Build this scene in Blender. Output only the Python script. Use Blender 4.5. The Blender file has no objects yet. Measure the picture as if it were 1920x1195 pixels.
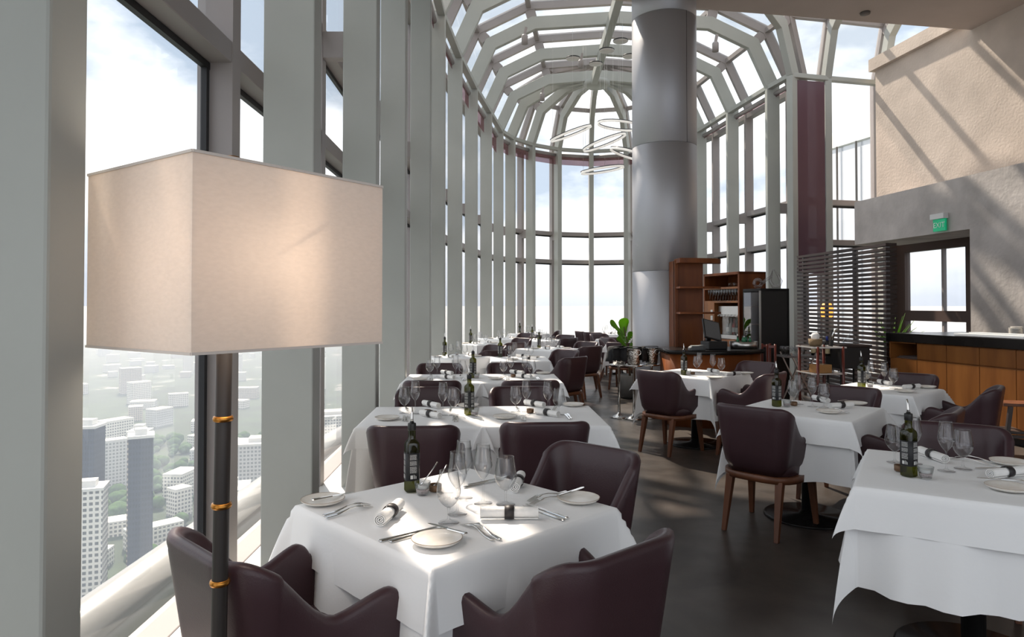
import bpy, math, random
from mathutils import Vector, Matrix
PI = math.pi
sc = bpy.context.scene
COL = sc.collection
F = 1280.0
EYE = 1.47

# ---------------------------------------------------------------- camera, sky, sun, exposure
cam_d = bpy.data.cameras.new('camera'); cam = bpy.data.objects.new('camera', cam_d); COL.objects.link(cam)
cam_d.sensor_width = 36; cam_d.lens = 24; cam_d.clip_end = 20000; cam_d.clip_start = 0.05
cam_d.shift_y = -0.0244
cam.location = (0, 0, EYE)
cam.rotation_euler = (math.radians(91.0), 0, 0)
sc.camera = cam
sc.view_settings.view_transform = 'Standard'; sc.view_settings.look = 'None'
sc.view_settings.gamma = 1; sc.view_settings.use_curve_mapping = False
sc.view_settings.exposure = 0.85
sc.cycles.transparent_max_bounces = 24
sc.cycles.max_bounces = 8
sc.cycles.sample_clamp_indirect = 6

w = bpy.data.worlds.new('sky'); sc.world = w; w.use_nodes = True
nt = w.node_tree; N = nt.nodes; LK = nt.links
bg = N['Background']; bg.inputs['Strength'].default_value = 1.0
tc = N.new('ShaderNodeTexCoord'); mp = N.new('ShaderNodeMapping'); mp.inputs['Scale'].default_value = (1, 1, 2.2)
mp.inputs['Location'].default_value = (0.35, 0.2, 0.1)
nz = N.new('ShaderNodeTexNoise'); nz.inputs['Scale'].default_value = 2.6; nz.inputs['Detail'].default_value = 7; nz.inputs['Roughness'].default_value = .52
cr = N.new('ShaderNodeValToRGB'); cr.color_ramp.elements[0].position = .42; cr.color_ramp.elements[1].position = .54
cr.color_ramp.elements[0].color = (.36, .43, .52, 1); cr.color_ramp.elements[1].color = (.95, .96, .97, 1)
sx = N.new('ShaderNodeSeparateXYZ')
hz = N.new('ShaderNodeMapRange'); hz.inputs['From Min'].default_value = -.02; hz.inputs['From Max'].default_value = .16; hz.inputs['To Min'].default_value = 1; hz.inputs['To Max'].default_value = 0
mixh = N.new('ShaderNodeMixRGB'); mixh.inputs[2].default_value = (.46, .49, .55, 1)
LK.new(tc.outputs['Generated'], mp.inputs['Vector']); LK.new(mp.outputs[0], nz.inputs['Vector']); LK.new(nz.outputs[0], cr.inputs[0])
LK.new(tc.outputs['Generated'], sx.inputs[0]); LK.new(sx.outputs['Z'], hz.inputs['Value'])
LK.new(hz.outputs[0], mixh.inputs[0]); LK.new(cr.outputs[0], mixh.inputs[1]); LK.new(mixh.outputs[0], bg.inputs['Color'])

SUN_TO = Vector((-.41, .91, 1.17)).normalized()
sd = bpy.data.lights.new('sun', 'SUN'); sd.energy = 6.0; sd.angle = math.radians(1.2); sd.color = (1, .86, .72)
so = bpy.data.objects.new('sun', sd); COL.objects.link(so); so.rotation_euler = (-SUN_TO).to_track_quat('-Z', 'Y').to_euler(); so.location = (-20, 40, 40)

# ---------------------------------------------------------------- helpers
def P(x, y, Z):                      # photo direction at depth Z -> world point
    return Vector(((x - 960) * Z / F, Z, EYE + (573 - y) * Z / F))
def TP(x, y, z=.75):                 # photo point lying on a horizontal plane of height z
    Z = (EYE - z) * F / (y - 573)
    return Vector(((x - 960) * Z / F, Z, z))

class MB:
    def __init__(s): s.v = []; s.f = []; s.sm = []
    def add(s, vs, fs, smooth=False, M=None):
        b = len(s.v)
        s.v += [tuple(M @ Vector(p)) if M else tuple(p) for p in vs]
        s.f += [tuple(i + b for i in f) for f in fs]; s.sm += [smooth] * len(fs)
        return s
    def box(s, x0, x1, y0, y1, z0, z1, M=None):
        vs = [(x, y, z) for z in (z0, z1) for x, y in ((x0, y0), (x1, y0), (x1, y1), (x0, y1))]
        return s.add(vs, [(3, 2, 1, 0), (4, 5, 6, 7), (0, 1, 5, 4), (1, 2, 6, 5), (2, 3, 7, 6), (3, 0, 4, 7)], False, M)
    def bar(s, a, b, w, h, up=(0, 0, 1)):           # box beam from a to b
        a = Vector(a); b = Vector(b); d = (b - a).normalized(); u = Vector(up)
        if abs(d.dot(u)) > .98: u = Vector((0, 1, 0))
        r = d.cross(u).normalized(); u = r.cross(d).normalized()
        vs = []
        for p in (a, b):
            for i, j in ((-1, -1), (1, -1), (1, 1), (-1, 1)): vs.append(p + r * (w / 2 * i) + u * (h / 2 * j))
        return s.add(vs, [(3, 2, 1, 0), (4, 5, 6, 7), (0, 1, 5, 4), (1, 2, 6, 5), (2, 3, 7, 6), (3, 0, 4, 7)])
    def lathe(s, prof, seg=24, M=None, sq=None, cap=True):
        vs = []; fs = []; n = len(prof)
        for i, (r, z) in enumerate(prof):
            for k in range(seg):
                a = 2 * PI * k / seg; c, t = math.cos(a), math.sin(a)
                q = 1.0
                if sq and sq[i]:
                    e = sq[i]; q = (abs(c) ** e + abs(t) ** e) ** (-1 / e)
                vs.append((r * q * c, r * q * t, z))
        for i in range(n - 1):
            for k in range(seg):
                k2 = (k + 1) % seg; fs.append((i * seg + k, i * seg + k2, (i + 1) * seg + k2, (i + 1) * seg + k))
        if cap:
            if prof[0][0] > 1e-5: fs.append(tuple(reversed(range(seg))))
            if prof[-1][0] > 1e-5: fs.append(tuple(range((n - 1) * seg, n * seg)))
        return s.add(vs, fs, True, M)
    def tube(s, pts, r, seg=8, M=None, closed=False):
        pts = [Vector(p) for p in pts]; n = len(pts); vs = []; fs = []; pr = None
        for i, p in enumerate(pts):
            if closed: t = pts[(i + 1) % n] - pts[i - 1]
            else: t = pts[min(i + 1, n - 1)] - pts[max(i - 1, 0)]
            t.normalize()
            if pr is None:
                pr = t.orthogonal().normalized()
            pr = (pr - t * pr.dot(t)).normalized(); q = t.cross(pr)
            rr = r[i] if isinstance(r, (list, tuple)) else r
            for k in range(seg):
                a = 2 * PI * k / seg; vs.append(p + pr * (rr * math.cos(a)) + q * (rr * math.sin(a)))
        for i in range(n if closed else n - 1):
            j = (i + 1) % n
            for k in range(seg):
                k2 = (k + 1) % seg; fs.append((i * seg + k, i * seg + k2, j * seg + k2, j * seg + k))
        if not closed: fs.append(tuple(reversed(range(seg)))); fs.append(tuple(range((n - 1) * seg, n * seg)))
        return s.add(vs, fs, True, M)
    def prism(s, poly, z0, z1, M=None, smooth=False):
        n = len(poly); vs = [(x, y, z0) for x, y in poly] + [(x, y, z1) for x, y in poly]
        fs = [tuple(reversed(range(n))), tuple(range(n, 2 * n))]
        s.add(vs, fs, False, M); b = len(s.v) - 2 * n
        for i in range(n):
            j = (i + 1) % n; s.f.append((b + i, b + j, b + n + j, b + n + i)); s.sm.append(smooth)
        return s
    def grid(s, rows, smooth=True, M=None, close=False):
        nr = len(rows); nc = len(rows[0]); vs = [p for r in rows for p in r]; fs = []
        for i in range(nr - 1):
            for j in range(nc if close else nc - 1):
                j2 = (j + 1) % nc; fs.append((i * nc + j, i * nc + j2, (i + 1) * nc + j2, (i + 1) * nc + j))
        return s.add(vs, fs, smooth, M)
    def mesh(s, name, mat):
        me = bpy.data.meshes.new(name); me.from_pydata(s.v, [], s.f); me.update()
        me.polygons.foreach_set('use_smooth', s.sm)
        if mat: me.materials.append(mat)
        return me
    def build(s, name, mat, parent=None, bevel=0, seg=2):
        o = bpy.data.objects.new(name, s.mesh(name, mat)); COL.objects.link(o)
        if parent: o.parent = parent
        if bevel:
            m = o.modifiers.new('bevel', 'BEVEL'); m.width = bevel; m.segments = seg; m.limit_method = 'ANGLE'
        return o

def tag(o, label=None, cat=None, group=None, kind=None):
    if label: o['label'] = label
    if cat: o['category'] = cat
    if group: o['group'] = group
    if kind: o['kind'] = kind
    return o
def empty(name, loc=(0, 0, 0), rz=0, label=None, cat=None, group=None):
    o = bpy.data.objects.new(name, None); COL.objects.link(o); o.location = loc; o.rotation_euler = (0, 0, rz)
    o.empty_display_size = .1
    return tag(o, label, cat, group)
def children(o): return list(KIDS.get(o.name, []))
KIDS = {}
def index_kids():
    KIDS.clear()
    for o in COL.objects:
        if o.parent: KIDS.setdefault(o.parent.name, []).append(o)
def copy_tree(o, parent=None):
    c = o.copy(); COL.objects.link(c)
    if parent: c.parent = parent
    for ch in children(o): copy_tree(ch, c)
    return c
USED = set()
def place(proto, loc, rz, label, group, scale=None, rx=0, ry=0):
    if proto.name in USED: o = copy_tree(proto)
    else: o = proto; USED.add(proto.name)
    o.location = loc; o.rotation_euler = (rx, ry, rz)
    if scale: o.scale = scale
    o['label'] = label; o['group'] = group
    return o
def struct(name, mb, m, parent=None, bevel=0):
    o = mb.build(name, m, parent, bevel)
    if not parent: o['kind'] = 'structure'
    return o

# ---------------------------------------------------------------- materials
def mat(name, col, rough=.5, metal=0, spec=.5, var=0, scale=8, bump=0, bscale=60, stretch=None, col2=None, coat=0, detail=5):
    m = bpy.data.materials.new(name); m.use_nodes = True; nt = m.node_tree; b = nt.nodes['Principled BSDF']
    b.inputs['Base Color'].default_value = (*col, 1); b.inputs['Roughness'].default_value = rough
    b.inputs['Metallic'].default_value = metal; b.inputs['Specular IOR Level'].default_value = spec
    if coat: b.inputs['Coat Weight'].default_value = coat; b.inputs['Coat Roughness'].default_value = .15
    t = nt.nodes.new('ShaderNodeTexCoord')
    mpn = nt.nodes.new('ShaderNodeMapping'); nt.links.new(t.outputs['Object'], mpn.inputs[0])
    if stretch: mpn.inputs['Scale'].default_value = stretch
    if var or col2:
        n = nt.nodes.new('ShaderNodeTexNoise'); n.inputs['Scale'].default_value = scale; n.inputs['Detail'].default_value = detail
        r = nt.nodes.new('ShaderNodeValToRGB'); nt.links.new(mpn.outputs[0], n.inputs['Vector']); nt.links.new(n.outputs[0], r.inputs[0])
        c2 = col2 or tuple(min(1, c * (1 + var)) for c in col); c1 = col if col2 else tuple(c * (1 - var) for c in col)
        r.color_ramp.elements[0].position = .32; r.color_ramp.elements[1].position = .68
        r.color_ramp.elements[0].color = (*c1, 1); r.color_ramp.elements[1].color = (*c2, 1)
        nt.links.new(r.outputs[0], b.inputs['Base Color'])
    if bump:
        n2 = nt.nodes.new('ShaderNodeTexNoise'); n2.inputs['Scale'].default_value = bscale; n2.inputs['Detail'].default_value = 3
        nt.links.new(mpn.outputs[0], n2.inputs['Vector'])
        bp = nt.nodes.new('ShaderNodeBump'); bp.inputs['Strength'].default_value = bump; bp.inputs['Distance'].default_value = .01
        nt.links.new(n2.outputs[0], bp.inputs['Height']); nt.links.new(bp.outputs[0], b.inputs['Normal'])
    return m

def glass(name, tint=(1, 1, 1), edge=None, ior=1.5, gl=1.0, dust=0):
    m = bpy.data.materials.new(name); m.use_nodes = True; nt = m.node_tree; nt.nodes.clear()
    out = nt.nodes.new('ShaderNodeOutputMaterial'); tr = nt.nodes.new('ShaderNodeBsdfTransparent'); tr.inputs[0].default_value = (*tint, 1)
    g = nt.nodes.new('ShaderNodeBsdfGlossy'); g.inputs['Roughness'].default_value = .01; g.inputs[0].default_value = (gl, gl, gl, 1)
    fr = nt.nodes.new('ShaderNodeFresnel'); ge = nt.nodes.new('ShaderNodeNewGeometry'); mi = nt.nodes.new('ShaderNodeMapRange')   # same reflection from both sides
    mi.inputs['To Min'].default_value = ior; mi.inputs['To Max'].default_value = 1 / ior
    nt.links.new(ge.outputs['Backfacing'], mi.inputs['Value']); nt.links.new(mi.outputs[0], fr.inputs[0])
    if edge:
        lw = nt.nodes.new('ShaderNodeLayerWeight'); lw.inputs[0].default_value = .16
        mx = nt.nodes.new('ShaderNodeMixRGB'); mx.inputs[1].default_value = (*tint, 1); mx.inputs[2].default_value = (*edge, 1)
        nt.links.new(lw.outputs['Facing'], mx.inputs[0]); nt.links.new(mx.outputs[0], tr.inputs[0])
    ms = nt.nodes.new('ShaderNodeMixShader'); nt.links.new(fr.outputs[0], ms.inputs[0]); nt.links.new(tr.outputs[0], ms.inputs[1]); nt.links.new(g.outputs[0], ms.inputs[2])
    last = ms
    if dust:
        df = nt.nodes.new('ShaderNodeBsdfDiffuse'); df.inputs[0].default_value = (.8, .82, .85, 1)
        tl = nt.nodes.new('ShaderNodeBsdfTranslucent'); tl.inputs[0].default_value = (.8, .82, .85, 1)
        m0 = nt.nodes.new('ShaderNodeMixShader'); m0.inputs[0].default_value = .6; nt.links.new(df.outputs[0], m0.inputs[1]); nt.links.new(tl.outputs[0], m0.inputs[2])
        m2 = nt.nodes.new('ShaderNodeMixShader'); m2.inputs[0].default_value = dust; nt.links.new(ms.outputs[0], m2.inputs[1]); nt.links.new(m0.outputs[0], m2.inputs[2])
        last = m2
    nt.links.new(last.outputs[0], out.inputs[0])
    return m

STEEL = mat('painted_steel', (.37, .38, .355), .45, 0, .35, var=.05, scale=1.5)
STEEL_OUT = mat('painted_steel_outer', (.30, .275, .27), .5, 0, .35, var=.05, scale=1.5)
GASKET = mat('black_gasket', (.012, .012, .014), .5)
PANE = glass('window_pane', (.97, .98, .99), ior=1.35, dust=.05)
FROST = glass('roof_pane', (.80, .83, .84), ior=1.3, dust=.12)
CLOTH = mat('white_linen', (.87, .87, .87), .85, 0, .15, bump=.12, bscale=22)
NAPK = mat('white_napkin', (.84, .83, .81), .9, 0, .1, bump=.25, bscale=70)
LEATHER = mat('aubergine_leather', (.047, .0225, .027), .36, 0, .42, var=.12, scale=3, bump=.08, bscale=260)
WALNUT = mat('chair_wood', (.115, .042, .019), .38, 0, .4, var=.3, scale=12, stretch=(1, 1, .12))
BARWOOD = mat('bar_wood', (.30, .115, .028), .4, 0, .35, col2=(.19, .066, .016), scale=7, stretch=(1, 1, .14))
DKWOOD = mat('host_wood', (.21, .065, .018), .45, 0, .2, col2=(.12, .034, .010), scale=7, stretch=(1, 1, .14))
SLAT = mat('slat_wood', (.030, .018, .016), .5, 0, .3, var=.2, scale=6, stretch=(1, .2, 1))
BLACK = mat('matt_black', (.012, .011, .011), .45, 0, .4)
BLACKG = mat('gloss_black', (.010, .009, .009), .22, 0, .22, var=.3, scale=3)
CHROME = mat('polished_steel', (.72, .71, .69), .12, 1)
BRUSH = mat('brushed_steel', (.55, .54, .52), .3, 1, bump=.05, bscale=200)
BRASS = mat('brass', (.50, .22, .045), .3, 1)
CONC = mat('concrete', (.54, .50, .475), .85, 0, .2, var=.16, scale=2.2, bump=.5, bscale=14)
CONC2 = mat('concrete_rough', (.64, .55, .48), .9, 0, .15, var=.10, scale=1.8, bump=.45, bscale=24)
PLASTER = mat('soffit_plaster', (.50, .43, .39), .85, 0, .2, var=.03, scale=2)
SHADE = mat('linen_shade', (.93, .84, .77), .9, 0, .1, var=.04, scale=60, bump=.12, bscale=420, stretch=(1, 1, 2.5))
_t = SHADE.node_tree; _tr = _t.nodes.new('ShaderNodeBsdfTranslucent'); _tr.inputs[0].default_value = (.88, .80, .72, 1); _mx = _t.nodes.new('ShaderNodeMixShader'); _mx.inputs[0].default_value = .35
_t.links.new(_t.nodes['Principled BSDF'].outputs[0], _mx.inputs[1]); _t.links.new(_tr.outputs[0], _mx.inputs[2]); _t.links.new(_mx.outputs[0], _t.nodes['Material Output'].inputs[0])
PLATE = mat('stoneware', (.72, .68, .61), .3, 0, .4, col2=(.80, .77, .73), scale=24, coat=.3)
WINEG = glass('wine_glass', (.995, .995, .995), edge=(.45, .46, .47), ior=1.5)
TUMB = glass('votive_glass', (.95, .96, .96), edge=(.55, .57, .58), ior=1.45)
# ================================================================ THE SHELL: floor, frames, glazing
SPR = 5.97
KN = [(0, 0.0), (0, SPR), (-.37, SPR + .82), (-1.19, SPR + 1.22)]
def prof_path(L, dz=1.33): return KN + [(-L, SPR + dz)]
def off_path(path, t):
    out = []
    for i, (d, z) in enumerate(path):
        ns = []
        for a, b in ((i - 1, i), (i, i + 1)):
            if a < 0 or b >= len(path): continue
            dx, dz = path[b][0] - path[a][0], path[b][1] - path[a][1]; l = math.hypot(dx, dz)
            ns.append((dz / l, -dx / l))
        if len(ns) == 1: n = ns[0]; k = 1
        else:
            n = (ns[0][0] + ns[1][0], ns[0][1] + ns[1][1]); l = math.hypot(*n); n = (n[0] / l, n[1] / l); k = 1 / (n[0] * ns[0][0] + n[1] * ns[0][1])
        if i == len(path) - 1: n = (0, 1); k = 1
        out.append((d + n[0] * t * k, z + n[1] * t * k))
    return out
def w3(B, n, dz): return Vector((B[0] + n[0] * dz[0], B[1] + n[1] * dz[0], dz[1]))
def band(mb, B, n, path, t0, t1, th, i0=0, i1=None):
    i1 = len(path) - 1 if i1 is None else i1
    a = off_path(path, t0); b = off_path(path, t1); s = Vector((-n[1], n[0], 0)) * th / 2
    rows = []
    for i in range(i0, i1 + 1):
        pa = w3(B, n, a[i]); pb = w3(B, n, b[i]); rows.append([pa - s, pa + s, pb + s, pb - s])
    mb.grid(rows, smooth=False, close=True)
    k = len(mb.v) - 4 * len(rows)
    mb.f += [(k, k + 3, k + 2, k + 1), (len(mb.v) - 4, len(mb.v) - 3, len(mb.v) - 2, len(mb.v) - 1)]; mb.sm += [False, False]

# frames:  key, base point of the inner edge (x,y), outward normal, crown run
CRX = 2.22
frames = {
 'near0': ((-1.02, -1.95), (-1, 0)), 'near1': ((-1.00, -.25), (-1, 0)),
 'j': ((-.968, 1.485), (-1, 0)), 'i': ((-1.00, 3.50), (-1, 0)), 'h': ((-1.03, 5.24), (-1, 0)), 'g': ((-1.085, 7.0), (-1, 0)),
 'f': ((-1.04, 8.75), (-1, 0)), 'e': ((-1.03, 10.5), (-1, 0)), 'd': ((-.90, 12.3), (-1, 0)), 'c': ((-.71, 14.07), (-1, 0)),
 'b': ((-.464, 15.83), (-1, 0)), 'a': ((-.22, 17.6), (-1, 0))}
APEX = Vector((CRX, 17.6, 0))
dome = [(.08, 18.35), (.62, 19.05), (1.38, 19.6), (2.32, 19.86), (3.28, 19.65), (4.0, 19.1), (4.5, 18.35)]
FR = []
for k in ('near0', 'near1', 'j', 'i', 'h', 'g', 'f', 'e', 'd', 'c', 'b', 'a'):
    B, n = frames[k]; FR.append((k, B, n, CRX - B[0]))
for q, B in enumerate(dome):
    v = Vector((B[0], B[1], 0)) - APEX; L = v.length; v.normalize(); FR.append(('dome%d' % q, B, (v.x, v.y), L))
RIGHT = {'a': (4.76, 17.6), 'b': (5.0, 15.83), 'c': (5.26, 14.07)}
for k in ('a', 'b', 'c'): FR.append(('R' + k, RIGHT[k], (1, 0), RIGHT[k][0] - CRX))
FR.append(('corner', (5.42, 13.27), (.78, .626), 3.0)); FR.append(('w1', (6.27, 13.45), (.1, .995), 2.6)); FR.append(('w2', (7.55, 13.75), (.1, .995), 2.6))
ordn = {'j': 'nearest the camera, at the left edge', 'i': 'behind the lamp shade', 'h': 'second beyond the lamp shade', 'g': 'third beyond the lamp shade',
        'f': 'fourth beyond the lamp shade', 'e': 'fifth beyond the lamp shade', 'd': 'sixth beyond the lamp shade', 'c': 'seventh beyond the lamp shade',
        'b': 'eighth beyond the lamp shade', 'a': 'ninth beyond the lamp shade, where the rounded end begins'}
domel = ['first round the curved far end', 'second round the curved far end', 'left of the middle of the far end', 'in the middle of the far end, under the dome',
         'right of the middle of the far end', 'behind the round metal pillar', 'at the far end, hidden side of the round pillar']
lab = {'Ra': 'right side, farthest along, behind the round pillar', 'Rb': 'right side, above the wine rack', 'Rc': 'right side, above the black wine fridge',
       'corner': 'at the corner left of the purple blind', 'w1': 'right of the purple blind', 'w2': 'behind the upper concrete wall'}
roots = {}
NEAR = ('near0', 'near1', 'j', 'i', 'h', 'g', 'f')          # these stand under the flat ceiling
for key, B, n, L in FR:
    if key in ('near0', 'near1'): lb = 'pale steel window frame column behind the camera' + (' farther off' if key == 'near0' else '')
    elif key.startswith('dome'): lb = 'pale steel column and rib ' + domel[int(key[4:])]
    elif key in lab: lb = 'pale steel window column, ' + lab[key]
    else: lb = 'pale steel window column ' + ordn[key]
    root = empty('window_column', (0, 0, 0), 0, lb, 'window column', 'steel frames round the glass hall'); roots[key] = root
    path = prof_path(L); npt = len(path)
    th = .13
    m = MB(); band(m, B, n, path, 0, .26, th, 0, 1); m.build('column', STEEL, root, .008)
    low = key in NEAR
    if not low: m = MB(); band(m, B, n, path, 0, .26, th, 1, npt - 1); m.build('rib', STEEL, root, .008)
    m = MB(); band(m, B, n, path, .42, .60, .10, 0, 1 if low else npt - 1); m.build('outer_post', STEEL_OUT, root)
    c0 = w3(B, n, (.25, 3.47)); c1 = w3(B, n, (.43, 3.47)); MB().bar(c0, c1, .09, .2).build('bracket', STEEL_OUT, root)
    for i in (() if low else (2, 3)):
        a = off_path(path, .25)[i]; b = off_path(path, .43)[i]; MB().bar(w3(B, n, a), w3(B, n, b), .08, .2, up=(n[0], n[1], 0)).build('bracket', STEEL_OUT, root)
# glazing bays between neighbouring frames
seq = [f for f in FR if not f[0].startswith('R') and f[0] not in ('corner', 'w1', 'w2')] + [f for f in FR if f[0] == 'Ra'] + \
      [f for f in FR if f[0] == 'Rb'] + [f for f in FR if f[0] == 'Rc'] + [f for f in FR if f[0] in ('corner', 'w1', 'w2')]
wn = 0
BLIND = mat('purple_blind', (.16, .085, .10), .8, 0, .1)
_t = BLIND.node_tree; _tr = _t.nodes.new('ShaderNodeBsdfTransparent'); _tr.inputs[0].default_value = (.95, .8, .8, 1); _mx = _t.nodes.new('ShaderNodeMixShader'); _mx.inputs[0].default_value = .60
_t.links.new(_t.nodes['Principled BSDF'].outputs[0], _mx.inputs[1]); _t.links.new(_tr.outputs[0], _mx.inputs[2]); _t.links.new(_mx.outputs[0], _t.nodes['Material Output'].inputs[0])
for (ka, Ba, na, La), (kb, Bb, nb, Lb) in zip(seq[:-1], seq[1:]):
    wn += 1
    pa, pb = prof_path(La), prof_path(Lb); oa, ob = off_path(pa, .56), off_path(pb, .56)
    m = MB(); m.grid([[w3(Ba, na, oa[i]) for i in (0, 1)], [w3(Bb, nb, ob[i]) for i in (0, 1)]], smooth=False)
    win = struct('window_%d' % wn, m, PANE)
    low = ka in NEAR
    if not low:
        m = MB(); m.grid([[w3(Ba, na, oa[i]) for i in range(1, len(pa))], [w3(Bb, nb, ob[i]) for i in range(1, len(pb))]], smooth=False)
        m.build('roof_pane', FROST, win)
    A = lambda t, z, B=Ba, n=na: w3(B, n, (t, z))
    C = lambda t, z, B=Bb, n=nb: w3(B, n, (t, z))
    for z in (2.76, 3.58, .05) + (() if ka in ('corner', 'w1') else (5.86,)):
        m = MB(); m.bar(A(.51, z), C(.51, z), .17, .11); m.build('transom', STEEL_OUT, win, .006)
        if z < 1 or z > 5: continue
        m = MB(); m.bar(A(.55, z - .075), C(.55, z - .075), .03, .035); m.build('gasket', GASKET, win)
    for i in (() if low else (2, 3)):
        u, v = off_path(pa, .50)[i], off_path(pb, .50)[i]
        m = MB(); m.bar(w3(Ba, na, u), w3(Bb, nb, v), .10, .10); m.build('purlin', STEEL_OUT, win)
    # inner ring beam at the springing
    m = MB(); m.bar(A(.06, 5.98), C(.06, 5.98), .12, .09); m.build('ring_beam', STEEL, win, .006)
    if ka not in ('near0', 'near1', 'j', 'corner', 'w1'):
        m = MB(); p, q = A(.17, 5.84), C(.17, 5.84); e = (q - p) * .06; m.tube([p + e, q - e], .05, 10); m.build('blind_roller', STEEL_OUT, win)
        drop = {'c': .35, 'b': .42, 'a': .3, 'd': .3, 'Ra': .05, 'Rb': .05, 'Rc': .05, 'dome6': .05}.get(ka, .26 if ka.startswith('dome') else .10)
        m = MB(); m.bar(p + e + Vector((0, 0, -.02 - drop / 2)), q - e + Vector((0, 0, -.02 - drop / 2)), .006, drop); m.build('blind', BLIND, win)
    # low white sill inside the glass
    m = MB(); m.bar(A(.30, .05), C(.30, .05), .30, .10); m.build('sill', mat('white_sill', (.7, .7, .68), .4) if wn == 1 else bpy.data.materials['white_sill'], win)
    if ka in ('near0', 'near1', 'j', 'i', 'h', 'g'):
        s = (C(.57, 1) - A(.57, 1)).normalized()
        for X in (A(.55, 0) + s * .075, C(.55, 0) - s * .075): MB().bar(X + Vector((0, 0, .1)), X + Vector((0, 0, 2.68)), .03, .03).build('side_gasket', GASKET, win)
# the long purple blind between corner post and next post
m = MB(); m.grid([[Vector((5.56, 13.33, z)) + Vector((.0, .0, 0)) for z in (2.1, 5.9)], [Vector((6.19, 13.46, z)) for z in (2.1, 5.9)]], smooth=False)
BLT = bpy.data.materials.new('drawn_blind'); BLT.use_nodes = True; _n = BLT.node_tree; _b = _n.nodes['Principled BSDF']; _b.inputs['Base Color'].default_value = (.11, .05, .07, 1); _b.inputs['Roughness'].default_value = .35; _b.inputs['Alpha'].default_value = .90
o = m.build('roller_blind', BLT); sm = o.modifiers.new('solid', 'SOLIDIFY'); sm.thickness = .006
tag(o, 'long dark purple roller blind drawn down beside the corner post', 'blind')
# spine beam along the crown
m = MB(); m.bar((1.93, 10.3, 7.20), (2.10, 17.3, 7.22), .15, .24); o = m.build('crown_beam', STEEL, None, .01)
o['kind'] = 'structure'; o.name = 'trim_1'
m = MB(); m.lathe([(.0, 7.16), (.30, 7.16), (.34, 7.2), (.34, 7.3), (0, 7.3)], 18, Matrix.Translation((CRX - .02, 17.6, -.02)))
o = m.build('trim_2', STEEL); o['kind'] = 'structure'

# floor
FLOOR = bpy.data.materials.new('stained_floor'); FLOOR.use_nodes = True
nt = FLOOR.node_tree; b = nt.nodes['Principled BSDF']; b.inputs['Roughness'].default_value = .38; b.inputs['Specular IOR Level'].default_value = .45
t = nt.nodes.new('ShaderNodeTexCoord'); n1 = nt.nodes.new('ShaderNodeTexNoise'); n1.inputs['Scale'].default_value = 1.6; n1.inputs['Detail'].default_value = 8; n1.inputs['Roughness'].default_value = .6; n1.inputs['Distortion'].default_value = .6
r = nt.nodes.new('ShaderNodeValToRGB'); r.color_ramp.elements[0].position = .3; r.color_ramp.elements[1].position = .72
r.color_ramp.elements[0].color = (.030, .025, .022, 1); r.color_ramp.elements[1].color = (.085, .070, .060, 1)
n2 = nt.nodes.new('ShaderNodeTexNoise'); n2.inputs['Scale'].default_value = 5; n2.inputs['Detail'].default_value = 6
mr = nt.nodes.new('ShaderNodeMapRange'); mr.inputs['To Min'].default_value = .22; mr.inputs['To Max'].default_value = .5
nt.links.new(t.outputs['Object'], n1.inputs['Vector']); nt.links.new(t.outputs['Object'], n2.inputs['Vector'])
nt.links.new(n1.outputs[0], r.inputs[0]); nt.links.new(r.outputs[0], b.inputs['Base Color']); nt.links.new(n2.outputs[0], mr.inputs['Value']); nt.links.new(mr.outputs[0], b.inputs['Roughness'])
m = MB()
edge = [(-1.40, -3)] + [(-1.40, 5)] + [(f[1][0] + f[2][0] * .45, f[1][1] + f[2][1] * .45) for f in seq if f[0] not in ('near0', 'near1', 'j', 'i', 'w2')] + [(11, 13.9), (11, -3)]
m.prism(list(reversed(edge)), -.3, 0.0)
struct('floor', m, FLOOR)

# soffit slab upper right
m = MB(); m.prism([(-1.68, 9.2), (-1.0, 9.45), (1.25, 9.93), (3.0, 10.31), (7.6, 11.09), (9.5, 11.4), (11, 11.4), (11, -3), (-1.68, -3)][::-1], 5.97, 6.5)
struct('ceiling', m, PLASTER)
m = MB(); m.lathe([(0, 5.94), (.07, 5.94), (.075, 5.965)], 20, Matrix.Translation((5.42, 10.4, 0)))
o = m.build('ceiling_speaker', mat('grille', (.12, .1, .09), .6)); tag(o, 'small dark round fitting in the soffit ceiling', 'ceiling fitting')
# right hand walls
def wx(X0, Y): return X0 - .14 * Y
wu = Vector((-.1386, .990, 0)); wv = Vector((.990, .1386, 0))     # along the wall (away), into the wall
Wlo = lambda Y: Vector((8.1 - .14 * Y, Y, 0))
Wup = lambda Y: Vector((9.05 - .14 * Y, Y, 0))
def wallbox(mb, Wf, Ya, Yb, z0, z1, d0, d1):
    a, b_ = Wf(Ya), Wf(Yb)
    pts = [a + wv * d0, b_ + wv * d0, b_ + wv * d1, a + wv * d1]
    mb.prism([(p.x, p.y) for p in reversed(pts)], z0, z1)
m = MB()
wallbox(m, Wlo, -3, 9.98, 0, 3.38, 0, .9); wallbox(m, Wlo, 9.98, 12.6, 2.59, 3.38, 0, .9)
struct('wall_right', m, CONC)
m = MB(); wallbox(m, Wup, -3, 13.4, 3.38, 6.16, 0, .5)
wallbox(m, Wup, 11.2, 13.48, 6.10, 6.34, -.09, .5)
struct('wall_upper_right', m, CONC2)
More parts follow.
